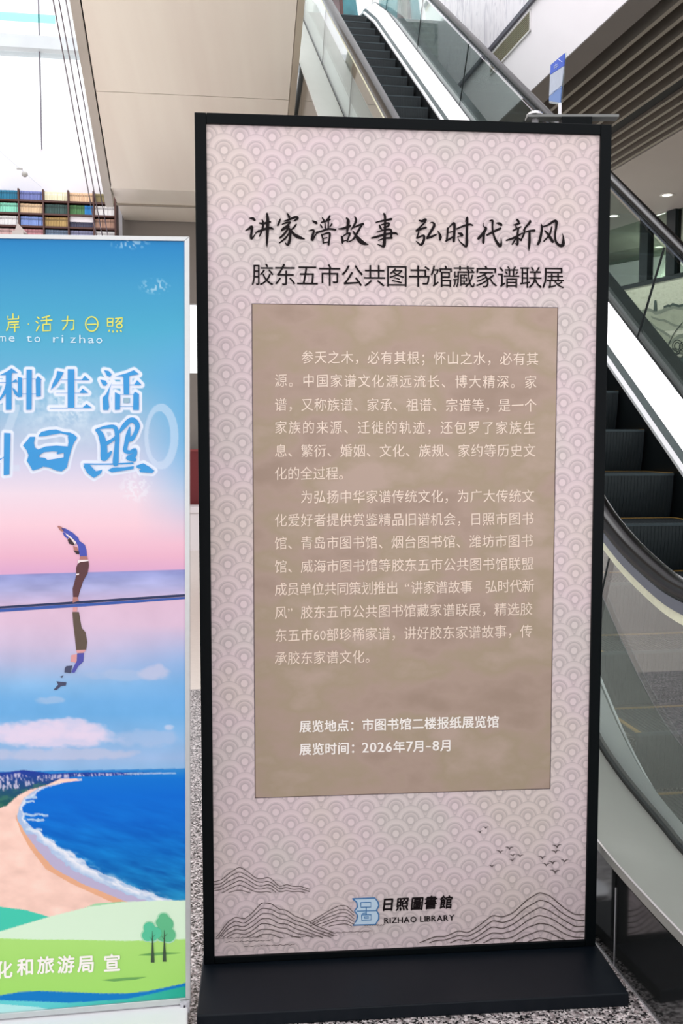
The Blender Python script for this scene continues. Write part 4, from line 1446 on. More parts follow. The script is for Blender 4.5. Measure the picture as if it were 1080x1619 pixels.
def vnoise(X, Y, s, seed, oct=4):
    r = np.random.RandomState(seed)
    out = np.zeros_like(X); amp = 1.0; tot = 0
    for o in range(oct):
        g = r.rand(64, 64)
        x, y = X / s, Y / s
        xi, yi = np.floor(x).astype(int), np.floor(y).astype(int)
        fx, fy = x - xi, y - yi
        fx = fx * fx * (3 - 2 * fx); fy = fy * fy * (3 - 2 * fy)
        G = lambda a, b: g[a % 64, b % 64]
        out += amp * ((G(xi, yi) * (1 - fx) + G(xi + 1, yi) * fx) * (1 - fy) + (G(xi, yi + 1) * (1 - fx) + G(xi + 1, yi + 1) * fx) * fy)
        tot += amp; amp *= .5; s = s / 2
    return out / tot


def inpoly(X, Y, pts):
    ins = np.zeros(X.shape, bool)
    n = len(pts)
    for i in range(n):
        x0, y0 = pts[i]; x1, y1 = pts[(i + 1) % n]
        if y0 == y1: continue
        c = ((y0 > Y) != (y1 > Y)) & (X < (x1 - x0) * (Y - y0) / (y1 - y0) + x0)
        ins ^= c
    return ins


def artwork(X, Y):
    C = np.zeros(X.shape + (3,))
    ys = [370, 400, 450, 520, 600, 680, 740, 780, 830, 880, 905]
    cs = [(36, 128, 192), (48, 140, 196), (66, 156, 200), (78, 172, 204), (108, 178, 214), (172, 196, 220), (214, 212, 232), (238, 220, 230), (246, 208, 218), (236, 184, 204), (222, 172, 206)]
    for k in range(3):
        C[..., k] = np.interp(Y, ys, [c[k] for c in cs])
    # right side keeps the blue deeper
    f = np.clip((X - 215) / 80, 0, 1) * np.clip((860 - Y) / 160, 0, 1) * np.clip((Y - 500) / 100, 0, 1) * .75
    C = C * (1 - f[..., None]) + np.array([88, 172, 222]) * f[..., None]

    def blend(mask, col, a=1.0):
        nonlocal C
        m_ = (mask * a)[..., None] if mask.dtype != bool else (mask.astype(float) * a)[..., None]
        C = C * (1 - m_) + np.array(col, float) * m_
    n1 = vnoise(X, Y, 40, 1); n2 = vnoise(X, Y * 4, 60, 2); n3 = vnoise(X, Y, 8, 3, 3)
    # faint large letters behind the title
    ro = np.sqrt(((X - 255) / 27) ** 2 + ((Y - 690) / 52) ** 2); blend((ro < 1) & (np.sqrt(((X - 252) / 17.5) ** 2 + ((Y - 690) / 40) ** 2) > 1), (214, 228, 244), .5)
    blend(inpoly(X, Y, [(-20, 745), (16, 650), (-30, 650), (-30, 640), (30, 640), (30, 648), (0, 735), (30, 735), (30, 745)]), (210, 226, 240), .45)
    blend(np.clip(1 - ((X - 100) / 90) ** 2 - ((Y - 650) / 70) ** 2, 0, 1) * np.clip(n3 * 1.6 - .2, 0, 1), (226, 238, 246), .6)  # glossy highlight painted in here, mottled by noise
    # upper sea
    sea = (Y > 905 - .028 * (X - 150)) & (Y < 1100)
    ysea = [900, 912, 930, 948, 962]
    cc = [(150, 152, 208), (156, 164, 216), (176, 178, 220), (206, 190, 222), (222, 192, 216)]
    S = np.stack([np.interp(Y + .028 * (X - 150), ysea, [c[k] for c in cc]) for k in range(3)], -1) + ((n2 - .5) * 46)[..., None]
    C = np.where(sea[..., None], S, C)
    # wet mirror below the strip
    yl = 966 - .0836 * X * 1.0
    low = Y > yl
    ym = [950, 985, 1020, 1045, 1068, 1085, 1110, 1130, 1170, 1200, 1217]
    cm = [(226, 194, 214), (222, 194, 216), (208, 194, 220), (188, 192, 224), (160, 190, 228), (138, 190, 234), (116, 180, 232), (112, 178, 230), (138, 186, 230), (158, 190, 230), (142, 188, 230)]
    S = np.stack([np.interp(Y, ym, [c[k] for c in cm]) for k in range(3)], -1) + ((n1 - .5) * 14)[..., None]
    C = np.where(low[..., None], S, C)
    g = np.clip((X - 120) / 180, 0, 1) * (Y > 990) * (Y < 1150) * np.clip((Y - 990) / 60, 0, 1) * np.clip((1150 - Y) / 60, 0, 1)
    blend(g, (106, 172, 230), .5)
    def cloud(cx, cy, rx, ry, col, a, seed):
        q = vnoise(X, Y * 1.5, 18, seed, 4)
        d = 1.25 - ((X - cx) / rx) ** 2 - ((Y - cy) / ry) ** 2 + (q - .5) * 1.6
        blend(np.clip(d * 1.3, 0, 1), col, a)
    cloud(245, 1064, 24, 13, (204, 204, 228), .7, 11)
    cloud(195, 1068, 60, 9, (190, 200, 226), .4, 12)
    cloud(78, 1108, 22, 6, (190, 204, 230), .5, 13)
    for cx, cy, rx, ry in ((60, 1152, 62, 13), (40, 1160, 60, 16), (110, 1152, 40, 16), (145, 1158, 34, 15), (-60, 1158, 70, 16), (90, 1170, 90, 14)):
        cloud(cx, cy, rx, ry, (232, 218, 238), .8, int(cx) + 90)
    cloud(230, 1168, 60, 14, (184, 200, 232), .5, 33); cloud(268, 1151, 8, 5, (214, 218, 240), .7, 34)
    cloud(90, 1193, 130, 9, (204, 204, 226), .6, 35)
    # low land and lower sea
    yc = [1217, 1232, 1260, 1300, 1350, 1400, 1430]
    cq = [(54, 140, 210), (10, 118, 214), (4, 110, 214), (6, 112, 212), (8, 118, 204), (16, 120, 190), (30, 124, 180)]
    sl2 = 1221 - .018 * X
    sm = Y > sl2
    tex = (vnoise(X * .55 + Y * .2, Y * 3.0 - X * .75, 26, 5, 5) - .5)
    amp = np.clip((Y - 1250) / 150, 0, 1)
    S = np.stack([np.interp(Y, yc, [c[k] for c in cq]) for k in range(3)], -1) + (tex * 120 * amp)[..., None] * np.array([.35, .8, .62])
    C = np.where(sm[..., None], S, C)
    coast = [(123, 1235), (95, 1239), (60, 1247), (37, 1263), (29, 1278), (27, 1295), (37, 1315), (55, 1341), (86, 1375), (129, 1398), (195, 1425), (240, 1440)]
    cy_ = [p[1] for p in coast]; cx_ = [p[0] for p in coast]
    xc = np.interp(Y, cy_, cx_)
    jag = (vnoise(X, Y, 10, 6, 3) - .5)
    # foam and waves
    fw = np.interp(Y, [1235, 1300, 1330, 1360, 1425], [4, 10, 34, 56, 76])
    dx = X - xc + jag * 16
    below = (Y > 1232)
    blend(below & (dx < fw) & (dx > -6), (200, 212, 236), .85)
    fn = vnoise(X * .7 + Y * .5, Y * 2.2 - X * .9, 12, 15, 4)
    rel = dx / fw
    blend(below * np.clip(1 - np.abs(rel - .8) / .42, 0, 1) * np.clip((fn - .3) * 4, 0, 1), (248, 248, 253), .95)
    blend(below * np.clip(1.35 - rel, 0, 1) * (rel > .9) * np.clip((fn - .5) * 6, 0, 1), (190, 220, 240), .6)
    blend(below & (dx < fw * .42) & (Y > 1320), (196, 178, 208), .8)
    for wy, wa, wb in ((1262, 40, 58), (1268, 37, 54), (1288, 36, 76), (1296, 42, 70), (1312, 40, 66)):
        blend((np.abs(Y - wy - (X - wa) * .06 - jag * 5) < 1.7) & (X > wa) & (X < wb), (214, 230, 244), .8)
    # sand
    sand = below & (X < xc + jag * 3)
    sc_ = np.array([252, 212, 196]) + (vnoise(X, Y * 2, 30, 7) - .5)[..., None] * 34
    C = np.where(sand[..., None], sc_, C)
    wet = sand & (X > xc - np.interp(Y, [1235, 1300, 1400, 1430], [2, 3, 18, 26])) & (Y > 1290)
    blend(wet, (230, 160, 112), .65)
    # land with town
    land = inpoly(X, Y, [(-300, 1222), (-40, 1224), (10, 1222), (36, 1218), (60, 1221), (80, 1224), (130, 1222), (215, 1222), (280, 1223), (215, 1226), (120, 1229), (98, 1231), (72, 1243), (45, 1250), (28, 1259), (10, 1275), (-10, 1282), (-300, 1300)])
    t_ = np.clip((Y - 1222) / 50, 0, 1)[..., None]
    C = np.where(land[..., None], np.array([34, 64, 160]) * (1 - t_) + np.array([34, 96, 92]) * t_, C)
    tw = vnoise(X * 2.2, Y * .9, 5, 9, 2)
    low_y = np.interp(X, [-300, 0, 35, 60, 90, 130, 290], [1262, 1252, 1246, 1238, 1232, 1229, 1226])
    up_y = np.interp(X, [-300, 0, 30, 38, 50, 70, 130, 290], [1226, 1228, 1223, 1226, 1230, 1226, 1224, 1223])
    blend(np.clip((tw - .46) * 6, 0, 1) * (land & (Y < low_y) & (Y > up_y)), (222, 212, 234), .85)
    blend(np.clip((vnoise(X, Y * 1.6, 7, 12, 3) - .5) * 5, 0, 1) * (land & (Y >= low_y)), (70, 128, 104), .6)
    blend((np.abs(Y - 1224 + .01 * (X - 220)) < 1) & (X > 200) & (X < 278), (190, 220, 242), .8)
    # illustrated hills
    cols_ = lambda p: inpoly(X, Y, p)
    blend(cols_([(-300, 1425), (0, 1435), (40, 1440), (82, 1452), (0, 1480), (-300, 1500)]), (72, 206, 178))
    blend(cols_([(118, 1443), (150, 1430), (190, 1427), (210, 1427), (150, 1436)]), (160, 220, 170))
    blend(cols_([(-300, 1495), (0, 1474), (80, 1450), (140, 1435), (200, 1427), (255, 1425), (310, 1425), (310, 1640), (-300, 1640)]), (220, 245, 216))
    bx, by = [-300, 0, 60, 110, 200, 300], [1486, 1485, 1487, 1487, 1489, 1486]
    g1 = Y > np.interp(X, bx, by)
    gt = np.clip((Y - 1486) / 90, 0, 1)[..., None]
    C = np.where(g1[..., None], np.array([176, 228, 122]) * (1 - gt) + np.array([160, 216, 104]) * gt, C)
    riv = np.interp(X, [-300, -60, 0, 30, 60, 110, 160, 200, 230, 260, 300], [1560, 1580, 1575, 1570, 1568, 1570, 1572, 1572, 1569, 1563, 1554])
    rb2 = np.interp(X, [-300, 0, 60, 110, 200, 230, 260, 300], [1590, 1583, 1585, 1587, 1581, 1575, 1568, 1559])
    C = np.where((Y > riv)[..., None], np.array([8, 120, 192.]), C)
    tl = np.clip((X - 60) / 240, 0, 1)[..., None]
    C = np.where((Y > rb2)[..., None], np.array([96, 202, 206]) * (1 - tl) + np.array([36, 168, 140]) * tl, C)
    C = np.where((Y > np.interp(X, [-300, 0, 60, 110, 300], [1596, 1589, 1594, 1604, 1650]))[..., None], np.array([176, 226, 224.]), C)
    # glossy highlights painted into the print, broken up by film grain
    sp = vnoise(X, Y, 3.2, 21, 1)
    for cx, cy, rx, ry in ((205, 385, 36, 10), (245, 452, 28, 14), (110, 640, 36, 36), (215, 770, 30, 28)):
        d = np.clip(1 - ((X - cx) / rx) ** 2 - ((Y - cy) / ry) ** 2, 0, 1)
        blend((sp > .62) * d, (240, 246, 250), .55)
    return np.clip(C, 0, 255)


nx, ny = 400, 880
us = np.linspace(0, 1, nx); vs_ = np.linspace(0, 1, ny)
Ug, Vg = np.meshgrid(us, vs_, indexing='ij')
Xg = XL + fwid + (XR - fwid + .5 - XL - fwid) * Ug + 1.8 * Vg * Ug
Yg = itop(Xg) + (ibot(Xg) - itop(Xg)) * Vg
ACC = np.zeros(Xg.shape + (3,))
for jx, jy in ((-.35, -.35), (.35, .35)):
    c8 = artwork(Xg + jx, Yg + jy) / 255.0
    ACC += np.where(c8 <= .04045, c8 / 12.92, ((c8 + .055) / 1.055) ** 2.4)
ACC /= 2
D = FW[None, None, :] + ((Xg - CX) / FPX)[..., None] * np.array([1.0, 0, 0]) - ((Yg - CY) / FPX)[..., None] * UPV
PE = -.004
kk = (BN.k) / (D @ BN.n)
PTS = CAM + D * kk[..., None] + BN.n * PE
me = bpy.data.meshes.new('picture')
idx = np.arange(nx * ny).reshape(nx, ny)
F_ = np.stack([idx[:-1, :-1], idx[:-1, 1:], idx[1:, 1:], idx[1:, :-1]], -1).reshape(-1, 4)
me.vertices.add(nx * ny); me.vertices.foreach_set('co', PTS.reshape(-1).astype(np.float32))
me.loops.add(F_.size); me.loops.foreach_set('vertex_index', F_.reshape(-1).astype(np.int32))
me.polygons.add(len(F_)); me.polygons.foreach_set('loop_start', (np.arange(len(F_)) * 4).astype(np.int32))
me.update(calc_edges=True)
ca = me.color_attributes.new('Col', 'FLOAT_COLOR', 'POINT')
ca.data.foreach_set('color', np.concatenate([ACC.reshape(-1, 3), np.ones((nx * ny, 1))], 1).reshape(-1).astype(np.float32))
me.materials.append(vcol_mat('banner_picture_print', .38))
pic = bpy.data.objects.new('picture', me); COL.objects.link(pic); pic.parent = BAN
tag(pic, 'glossy printed sheet with sea, sand and green hills')
G1, G2, G3 = PE + .0006, PE + .0012, PE + .0018


def outline(pr, pts, w):
    pr.brush([(x, y, w) for x, y in pts] + [(pts[0][0], pts[0][1], w)], smooth=False)
    for x, y in pts: pr.disc(x, y, w / 2, 10)


z1_ = lambda pts: [(x / 7.2, 560 + y / 7.2) for x, y in pts]
z2_ = lambda pts: [(120 + x / 6, 560 + y / 6) for x, y in pts]
polysA = [z1_(p) for p in (
    [(-40, 250), (0, 235), (80, 195), (130, 160), (205, 215), (140, 212), (131, 235), (130, 630), (65, 635), (65, 235), (0, 240)],
    [(66, 330), (66, 445), (0, 528), (-30, 540), (30, 440), (55, 380)], [(135, 380), (160, 392), (200, 440), (205, 490), (165, 455)],
    [(150, 300), (180, 285), (200, 312), (140, 320)], [(200, 255), (250, 270), (250, 485), (205, 490)],
    [(300, 175), (362, 175), (358, 630), (298, 635)], [(405, 285), (430, 250), (475, 290), (463, 292), (463, 478), (410, 485)],
    [(250, 278), (300, 278), (300, 283), (250, 283)], [(360, 278), (406, 278), (406, 283), (360, 283)], [(250, 449), (300, 449), (300, 454), (250, 454)], [(360, 449), (410, 449), (410, 454), (360, 454)],
    [(-20, 318), (200, 316), (200, 321), (-20, 323)],
    [(650, 190), (725, 205), (690, 270), (640, 345), (575, 410), (600, 330), (640, 250)], [(770, 170), (845, 170), (845, 610), (770, 610)],
    [(690, 291), (770, 291), (770, 296), (690, 296)], [(845, 291), (930, 290), (965, 245), (1020, 297), (845, 297)], [(640, 439), (770, 439), (770, 443), (640, 443)], [(845, 440), (905, 438), (940, 390), (1005, 443), (845, 444)],
    [(565, 611), (770, 611), (770, 616), (565, 616)], [(845, 611), (940, 608), (985, 565), (1048, 613), (845, 616)],
    [(45, 895), (118, 900), (105, 1370), (40, 1378)], [(-20, 1200), (0, 1190), (45, 1168), (45, 1176), (0, 1203)])]
polysA += [z2_(p) for p in (
    [(265, 150), (310, 158), (340, 190), (325, 215), (295, 205)], [(230, 240), (280, 250), (298, 280), (280, 300), (255, 295)], [(345, 262), (320, 330), (305, 420), (315, 500), (305, 530), (258, 530), (255, 410), (285, 380)],
    [(370, 210), (480, 180), (550, 150), (600, 190), (510, 205), (505, 215), (505, 380), (453, 380), (450, 212)], [(340, 289), (453, 289), (453, 293), (340, 293)], [(505, 290), (555, 287), (580, 245), (620, 288), (620, 292), (505, 294)],
    [(370, 360), (420, 385), (418, 525), (370, 530)], [(545, 380), (560, 355), (598, 378), (598, 530), (542, 530)], [(418, 380), (545, 380), (545, 384), (418, 384)], [(418, 494), (543, 494), (543, 498), (418, 498)])]
ri_out = [(260, 1040), (340, 940), (400, 940), (385, 1010), (395, 1060), (430, 1085), (520, 1050), (640, 1040), (770, 1050), (780, 1000), (772, 940), (790, 890), (840, 912), (880, 950), (840, 1010), (810, 1090), (780, 1200), (760, 1290), (700, 1335), (640, 1325), (560, 1290), (490, 1280), (440, 1305), (370, 1325), (340, 1270), (305, 1215), (325, 1150), (300, 1090)]
ri_hole = [(445, 1150), (500, 1115), (600, 1105), (660, 1110), (640, 1130), (655, 1140), (725, 1120), (725, 1175), (640, 1190), (540, 1205), (510, 1180), (450, 1175)]
ri_top = [(435, 930), (470, 885), (560, 862), (640, 858), (720, 885), (800, 892), (776, 925), (740, 912), (690, 900), (600, 915), (520, 930), (440, 938)]
zhao = [[(195, 720, 26), (235, 760, 52), (262, 860, 62), (265, 960, 66), (262, 985, 60)], [(200, 712, 14), (290, 690, 30), (370, 695, 40), (392, 780, 44), (385, 900, 44), (378, 1000, 56), (375, 1040, 50)],
        [(262, 860, 40), (340, 818, 30), (385, 780, 26)], [(270, 985, 60), (310, 955, 40), (335, 925, 18)], [(415, 740, 20), (450, 690, 42), (510, 630, 48), (555, 632, 50), (585, 685, 44), (560, 760, 36), (525, 805, 44), (485, 815, 30)],
        [(510, 695, 14), (495, 770, 44), (475, 860, 40), (468, 915, 40), (515, 930, 36), (560, 905, 34), (552, 960, 44), (490, 985, 40), (555, 1000, 38)], [(75, 1042, 12), (300, 1043, 12), (540, 1034, 16)]]
zdots = [[(70, 1060), (95, 1040), (125, 1040), (150, 1070), (190, 1110), (250, 1095), (240, 1130), (170, 1175), (110, 1130)], [(300, 1100), (350, 1075), (460, 1072), (550, 1062), (548, 1088), (450, 1105), (340, 1122)],
         [(575, 1055), (640, 1035), (700, 1070), (745, 1105), (725, 1128), (610, 1120), (600, 1100), (620, 1092), (575, 1075)]]
# white halo printed round the title
LET = polysA + [z1_(ri_out), z1_(ri_top)] + [z2_(p) for p in zdots]
sel = (Xg < 262) & (Xg > -30) & (Yg > 566) & (Yg < 772)
xs_, ys_ = Xg[sel], Yg[sel]
dist = np.full(xs_.shape, 99.0)


def segd(x0, y0, x1, y1):
    dx, dy = x1 - x0, y1 - y0
    t = np.clip(((xs_ - x0) * dx + (ys_ - y0) * dy) / (dx * dx + dy * dy + 1e-9), 0, 1)
    return np.hypot(xs_ - x0 - t * dx, ys_ - y0 - t * dy)


for p in LET:
    dist[inpoly(xs_, ys_, p)] = 0
    for a in range(len(p)):
        dist = np.minimum(dist, segd(*p[a], *p[(a + 1) % len(p)]))
for s_ in zhao:
    for a in range(len(s_) - 1):
        (x0, y0, w0_), (x1, y1, w1_) = s_[a], s_[a + 1]
        dist = np.minimum(dist, segd(120 + x0 / 6, 560 + y0 / 6, 120 + x1 / 6, 560 + y1 / 6) - (w0_ + w1_) / 24)
hm = np.clip((5.6 - dist) / 1.3, 0, 1)[:, None]
ACC[sel] = ACC[sel] * (1 - hm) + np.array(lin((232, 240, 252))[:3]) * hm
ca.data.foreach_set('color', np.concatenate([ACC.reshape(-1, 3), np.ones((nx * ny, 1))], 1).reshape(-1).astype(np.float32))
LB = mat('title_blue_print', (44, 150, 216), .45, noise=.05)
pr = Print(BN, PE + .0026)
for p in polysA: pr.poly(p)
# hollow sun character: ring with a hole, via a bridged polygon
from mathutils.geometry import tessellate_polygon
oo, hh_ = z1_(ri_out), z1_(ri_hole)
tri = tessellate_polygon([[Vector((x, y, 0)) for x, y in oo], [Vector((x, y, 0)) for x, y in hh_]])
i0 = len(pr.mb.v)
pr.mb.v += [tuple(pr.P(x, y)) for x, y in oo + hh_]
for t in tri: pr.mb.f.append((i0 + t[0], i0 + t[1], i0 + t[2])); pr.mb.mi.append(0)
pr.poly(z1_(ri_top))
for s_ in zhao: pr.brush([(120 + x / 6, 560 + y / 6, w / 6) for x, y, w in s_])
for p in zdots: pr.poly(z2_(p))
tag(pr.build('title_lettering', LB, pic), 'blue title lettering with white halo')
pr = Print(BN, PE + .0026); pr.poly(z2_([(455, 416), (505, 416), (505, 460), (455, 460)])); pr.build('lettering_counter', mat('grey_counter', (150, 184, 200), .5, noise=.02), pic)

# yellow thin line and latin line
pr = Print(BN, G2)
q = lambda pts, w=2.1: pr.brush([(x / 3.484, 360 + y / 3.484, w) for x, y in pts], smooth=False)
for s_ in ([(42, 488), (42, 504), (100, 501)], [(70, 474), (70, 503)], [(100, 487), (100, 501)], [(45, 520), (100, 517)], [(47, 520), (45, 545), (35, 565)], [(58, 533), (98, 531)], [(55, 548), (104, 546)], [(80, 532), (80, 572)],
           [(155, 530), (156, 530)], [(205, 492), (214, 500)], [(198, 515), (208, 524)], [(200, 567), (214, 540)], [(232, 496), (272, 485)], [(226, 512), (285, 508)], [(255, 490), (255, 530)], [(236, 532), (276, 530), (276, 566), (236, 568), (236, 532)],
           [(342, 512), (406, 510), (404, 558), (390, 562)], [(372, 488), (368, 530), (345, 562)], [(482, 532), (528, 531)],
           [(592, 500), (592, 542), (620, 541), (622, 499), (592, 500)], [(593, 520), (620, 519)], [(636, 500), (674, 496), (670, 520), (656, 518)], [(654, 500), (638, 522)], [(600, 570), (602, 564)], [(622, 574), (622, 568)], [(645, 573), (644, 567)], [(668, 572), (664, 566)]):
    q(s_)
for cx, cy, rx, ry in ((505, 530, 34, 40), (657, 540, 15, 12)):
    q([(cx + rx * math.cos(t), cy + ry * math.sin(t)) for t in [2 * math.pi * k / 20 for k in range(21)]])
pr.build('slogan_lettering', mat('slogan_yellow_print', (226, 228, 96), .45, noise=.03), pic)
pr = Print(BN, G2)
sc = 17.0
for ch, x in (('c', -39), ('o', -26), ('m', -2), ('e', 13.3), ('t', 41.5), ('o', 54), ('r', 83.5), ('i', 97), ('z', 110.5), ('h', 125), ('a', 139), ('o', 152)):
    vs, fs = glyph(ch)
    mn_, mx_ = min(v[0] for v in vs), max(v[0] for v in vs)
    wch = 9.5 if ch not in 'it' else (3 if ch == 'i' else 8.5)
    if ch == 'm': wch = 11
    i = len(pr.mb.v)
    for gx, gy in vs:
        pr.mb.v.append(tuple(pr.P(x + (gx - mn_) / (mx_ - mn_) * wch, 539.5 + .02 * x - gy * 18.5)))
    for f in fs: pr.mb.f.append(tuple(i + k for k in f)); pr.mb.mi.append(0)
pr.build('latin_lettering', mat('pale_blue_print', (206, 232, 242), .45, noise=.03), pic)
# publisher line at the bottom
pr = Print(BN, G2)
for ch, cx, cy in (('文', -26, 1538), ('化', 6, 1535), ('和', 40, 1530.5), ('旅', 72, 1527.5), ('游', 104, 1526.5), ('局', 136, 1525.5), ('宣', 177, 1524)):
    pr.glyphs([(ch, cx - 14, cy, 28, 29, -.06, 0)], .026)
pr.build('publisher_lettering', mat('white_print', (252, 246, 240)), pic)

# yoga figure and mirror strip
pr = Print(BN, G1)
pr.poly([(-252, 984), (0, 959), (145, 949.5), (293, 939.5), (293, 943.5), (150, 953), (0, 962.5), (-252, 988)])
pr.build('strip_top_line', mat('strip_navy', (22, 38, 84), .45, noise=.1), pic)  # navy line printed along the top of the blue strip
pr = Print(BN, G1)
pr.poly([(-252, 988.4), (0, 962.9), (150, 953.4), (293, 944), (293, 947.5), (150, 958), (0, 968), (-252, 993)])
pr.build('strip_print', mat('strip_blue', (48, 86, 168), .45, noise=.15, nscale=40), pic)
zy = lambda pts: [(70 + x / 5.78, 820 + y / 5.78) for x, y in pts]


def shape(name, items, col, e=G2):
    p_ = Print(BN, e)
    for it in items: p_.poly(zy(it))
    return p_.build(name, mat(name + '_ink', col, .45, noise=.12, nscale=60), pic)


shape('figure_top', [[(150, 85), (190, 90), (260, 130), (310, 175), (320, 205), (370, 240), (385, 290), (390, 345), (325, 345), (312, 300), (310, 255), (280, 205), (225, 165), (180, 125)], [(165, 125), (185, 130), (222, 170), (212, 188), (180, 160)]], (66, 80, 178))
shape('figure_skin', [[(118, 72), (130, 66), (160, 78), (185, 100), (170, 122), (145, 112)], [(325, 345), (390, 345), (398, 378), (320, 375)], [(262, 718), (300, 718), (315, 752), (258, 770)], [(262, 250), (300, 262), (312, 300), (270, 290)]], (178, 120, 112))
shape('figure_white', [[(305, 378), (400, 376), (404, 388), (330, 398), (305, 412)], [(290, 505), (318, 502), (316, 514), (288, 518)], [(190, 130), (240, 165), (290, 215), (282, 240), (240, 185), (200, 150)]], (240, 226, 226), G3)
shape('figure_hair', [[(212, 195), (230, 172), (270, 185), (290, 235), (262, 245), (225, 230)], [(265, 292), (318, 300), (318, 328), (292, 324)]], (48, 26, 34), G3)
shape('figure_trousers', [[(310, 400), (330, 392), (403, 386), (408, 430), (395, 500), (355, 570), (325, 660), (308, 722), (262, 718), (258, 640), (275, 580), (290, 520), (290, 450)]], (88, 48, 52))
shape('reflected_trousers', [[(255, 855), (315, 855), (340, 1000), (375, 1040), (392, 1130), (382, 1200), (290, 1205), (280, 1100), (265, 980)]], (92, 76, 62))
shape('reflected_top', [[(300, 1235), (362, 1230), (355, 1310), (310, 1350), (275, 1412), (245, 1410), (270, 1350), (298, 1300)]], (76, 78, 168))
shape('reflected_skin', [[(245, 1250), (298, 1240), (292, 1320), (240, 1310)], [(290, 1205), (382, 1200), (360, 1228), (300, 1232)], [(262, 812), (300, 812), (296, 852), (260, 852)]], (222, 158, 158))
shape('reflected_hair', [[(200, 1350), (255, 1345), (240, 1415), (182, 1408), (185, 1370)], [(140, 1448), (175, 1435), (160, 1458)], [(110, 1490), (200, 1500), (195, 1528), (150, 1535), (110, 1570), (82, 1568), (125, 1520)]], (64, 70, 100))

# illustrated trees on the lower right of the picture
zt_ = lambda pts: [(200 + x / 7.39, 1400 + y / 7.39) for x, y in pts]


def blob(p_, lobes):
    for x, y, r in lobes: p_.disc(200 + x / 7.39, 1400 + y / 7.39, r / 7.39, 24)


p_ = Print(BN, G1); blob(p_, [(432, 400, 82), (460, 470, 100), (400, 450, 74), (490, 590, 96), (420, 560, 110)]); blob(p_, [(265, 500, 78), (350, 560, 82), (240, 590, 78), (300, 600, 80)])
p_.build('tree_halo', mat('tree_halo_print', (176, 228, 190), .45, noise=.02), pic)
p_ = Print(BN, G2); blob(p_, [(432, 390, 58), (455, 460, 92), (405, 440, 60), (488, 585, 84), (440, 560, 104)]); p_.build('tree_crown', mat('tree_green_a', (96, 192, 138), .45, noise=.04), pic)
p_ = Print(BN, G3); blob(p_, [(265, 500, 66), (342, 560, 68), (248, 590, 66), (300, 590, 66)]); p_.build('tree_crown', mat('tree_green_b', (84, 200, 156), .45, noise=.04), pic)
p_ = Print(BN, G3 + .0004)
for x, yb2 in ((305, 905), (443, 895)):
    p_.poly(zt_([(x - 8, yb2 - 250), (x - 4, yb2 - 370), (x, yb2 - 370), (x + 6, yb2 - 250), (x + 22, yb2), (x - 20, yb2)]))
    p_.brush([(200 + (x - 2) / 7.39, 1400 + (yb2 - 290) / 7.39, .8), (200 + (x + 34) / 7.39, 1400 + (yb2 - 330) / 7.39, .3)], caps=False)
    p_.brush([(200 + (x - 2) / 7.39, 1400 + (yb2 - 260) / 7.39, .8), (200 + (x - 36) / 7.39, 1400 + (yb2 - 300) / 7.39, .3)], caps=False)
p_.build('tree_trunk', mat('tree_trunk_print', (52, 74, 52), .5, noise=.1), pic)
p_ = Print(BN, G1)
p_.poly(zt_([(130, 825), (270, 800), (420, 790), (640, 798), (560, 808), (300, 830)])); p_.poly([(160, 1551), (200, 1547), (232, 1546), (215, 1550), (180, 1553)])
p_.build('ground_shadow_print', mat('print_dark_green', (104, 166, 84), .45, noise=.05), pic)

# corner bracket and white plinth of the banner
mb = MB()
bc = BN.hit(292, 1591)
mb.obox(bc, UB, NB, Z, (-.010, .012, .002, .006, -.014, .016))
mb.build('corner_bracket', mat('bracket_clear_grey', (196, 196, 202), .25, .3, noise=.3, nscale=120), BAN)
mb = MB(); mb.obox(bc, UB, NB, Z, (-.002, .002, .006, .008, -.004, .006)); mb.build('bracket_screw', mat('screw_dark', (60, 60, 66), .4, .5, noise=.1), BAN)
wL, wR = BN.hit(XL, 1620), BN.hit(297, 1590)
base_l = float((wL - b0) @ UB)
base_r = float((wR - b0) @ UB)
ob = b0 * [1, 1, 0]
mb = MB(); mb.obox(ob, UB, NB, Z, (base_l, base_r, -.16, .20, 0.0, .041))
bevel(mb.build('plinth', mat('white_plinth', (244, 244, 248), .5, noise=.02), BAN), .004)
for x in (-.35, .30):
    mb = MB(); mb.obox(ob, UB, NB, Z, (x, x + .03, -.024, -.006, .041, .055)); mb.build('foot_post', ALU, BAN)

# small wedge clip standing on the banner's top rail
wd_ = Plane(b0 + NB * -.045, NB)
pw = wd_.hit(30, 371)
mb = MB()
pts = [wd_.hit(22, 369), wd_.hit(43, 369), wd_.hit(27.5, 352)]
mb.v = [tuple(p) for p in pts] + [tuple(p - NB * .02) for p in pts]
mb.f = [(0, 1, 2), (5, 4, 3), (0, 3, 4, 1), (1, 4, 5, 2), (2, 5, 3, 0)]; mb.mi = [0] * 5
mb.obox(wd_.hit(30, 378), UB, NB, Z, (-.012, .012, -.018, .014, -.03, .016))
mb.build('hanging_clip', mat('clip_beige', (196, 184, 178), .5, noise=.15, nscale=60), BAN)

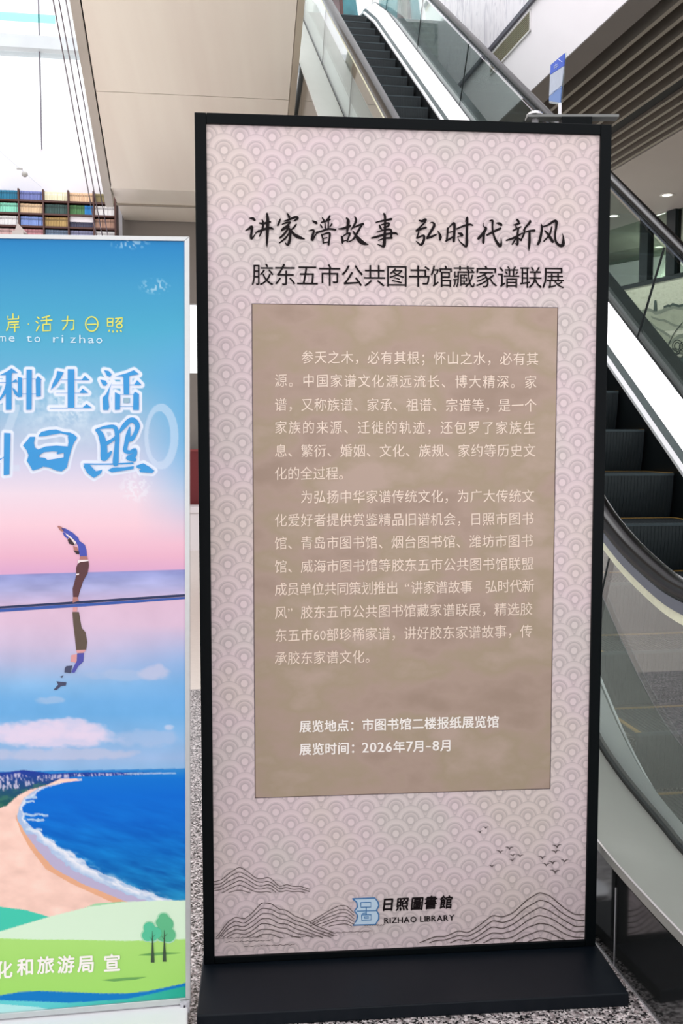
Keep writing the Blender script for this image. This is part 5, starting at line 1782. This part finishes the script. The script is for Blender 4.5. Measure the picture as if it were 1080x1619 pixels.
# ================================================================== SLIM CARD STAND behind the big board
CS = empty('card_stand', 'slim steel floor stand with flat top tray rising just above the board', 'stand')
D0 = 2.86
cpl = Plane((0, D0, 0), (0, 1, 0))
tl, tr = cpl.hit(832, 184), cpl.hit(976, 189)
ax = horiz(tr - tl); ay = np.array([-ax[1], ax[0], 0])
wd2 = float((tr - tl) @ ax)
mb = MB(); mb.obox(tl, ax, ay, Z, (0, wd2, -.02, .02, -.008, .0)); bevel(mb.build('tray', mat('tray_grey_steel', (120, 122, 120), .35, .5, noise=.1, nscale=30), CS), .001)
mb = MB(); x0_, x1_ = float((cpl.hit(886, 190) - tl) @ ax), float((cpl.hit(933, 190) - tl) @ ax)
mb.obox(tl, ax, ay, Z, (x0_, x1_, -.024, .02, -.03, -.0085)); mb.build('tray_bracket', BLACK, CS)
mid = tl + ax * (wd2 * .10)
mb = MB(); mb.tube([mid * [1, 1, 0] + ay * .0 + Z * .02, mid + ay * .0 - Z * .0085], .010, 12); mb.build('pole', STEEL, CS, True)
mb = MB()
c = mid * [1, 1, 0]
mb.rings([[c + np.array([r * math.cos(t), r * math.sin(t), z]) for t in [2 * math.pi * k / 24 for k in range(24)]] for z, r in ((0, .075), (.010, .075), (.016, .06), (.020, .018))])
mb.build('foot_disc', STEEL, CS, True)
mb = MB()
c = cpl.hit(846, 184)
mb.rings([[c + np.array([r * math.cos(t), r * math.sin(t), z - .001]) for t in [2 * math.pi * k / 18 for k in range(18)]] for z, r in ((0.001, .026), (.006, .025), (.012, .018), (.015, .006))])
mb.build('round_cap', mat('chrome', (220, 220, 220), .12, 1.0), CS, True)

# blue and white notice card in clear acrylic, turned along the hall
CARD = empty('notice_card', 'small blue and white notice card in clear acrylic standing on the steel tray', 'card')
cz = cpl.hit(886, 185)
KP = Plane(cz, qv)
kp = lambda x, y: KP.hit(x, y)


def slab(q4, name, m, d0, d1, par):
    mb = MB(); mb.box8([kp(x, y) + qv * d0 for x, y in q4] + [kp(x, y) + qv * d1 for x, y in q4]); return mb.build(name, m, par)


slab([(867, 163), (886, 166), (893.5, 83), (870, 102)], 'acrylic_sheet', ACRYL, .002, .005, CARD)
slab([(870.2, 118), (891.5, 104), (893, 84), (871, 103)], 'blue_header', mat('card_blue', (16, 78, 196), .4, noise=.06), -.001, .0015, CARD)
slab([(868.6, 152), (888, 135), (891.3, 105), (870.2, 119)], 'pale_body', mat('card_pale', (176, 186, 202), .4, noise=.12, nscale=60), -.001, .0015, CARD)
slab([(868.6, 160), (886, 162), (888, 136), (868.6, 153)], 'blue_footer', mat('card_soft_blue', (96, 130, 190), .4, noise=.1), -.001, .0015, CARD)
mb = MB()
for (xa, ya, xb, yb2) in ((877, 105, 883, 101), (877, 108, 884, 103.5), (880, 101, 881, 108), (884, 94, 890, 98), (873, 146, 880, 142), (880, 142, 888, 138), (874, 150, 878, 143)):
    p0, p1 = kp(xa, ya) - qv * .002, kp(xb, yb2) - qv * .002
    mb.tube([p0, p1], .0009, 4)
mb.build('card_marks', mat('card_mark_white', (206, 222, 250), .5, noise=.03), CARD)
mb = MB(); 
p0 = kp(885, 165)
mb.obox(p0, qv, wv, Z, (-.002, .004, -.004, .006, float(tl[2] - p0[2]) + .0005, .004)); mb.build('clip_foot', STEEL, CARD)
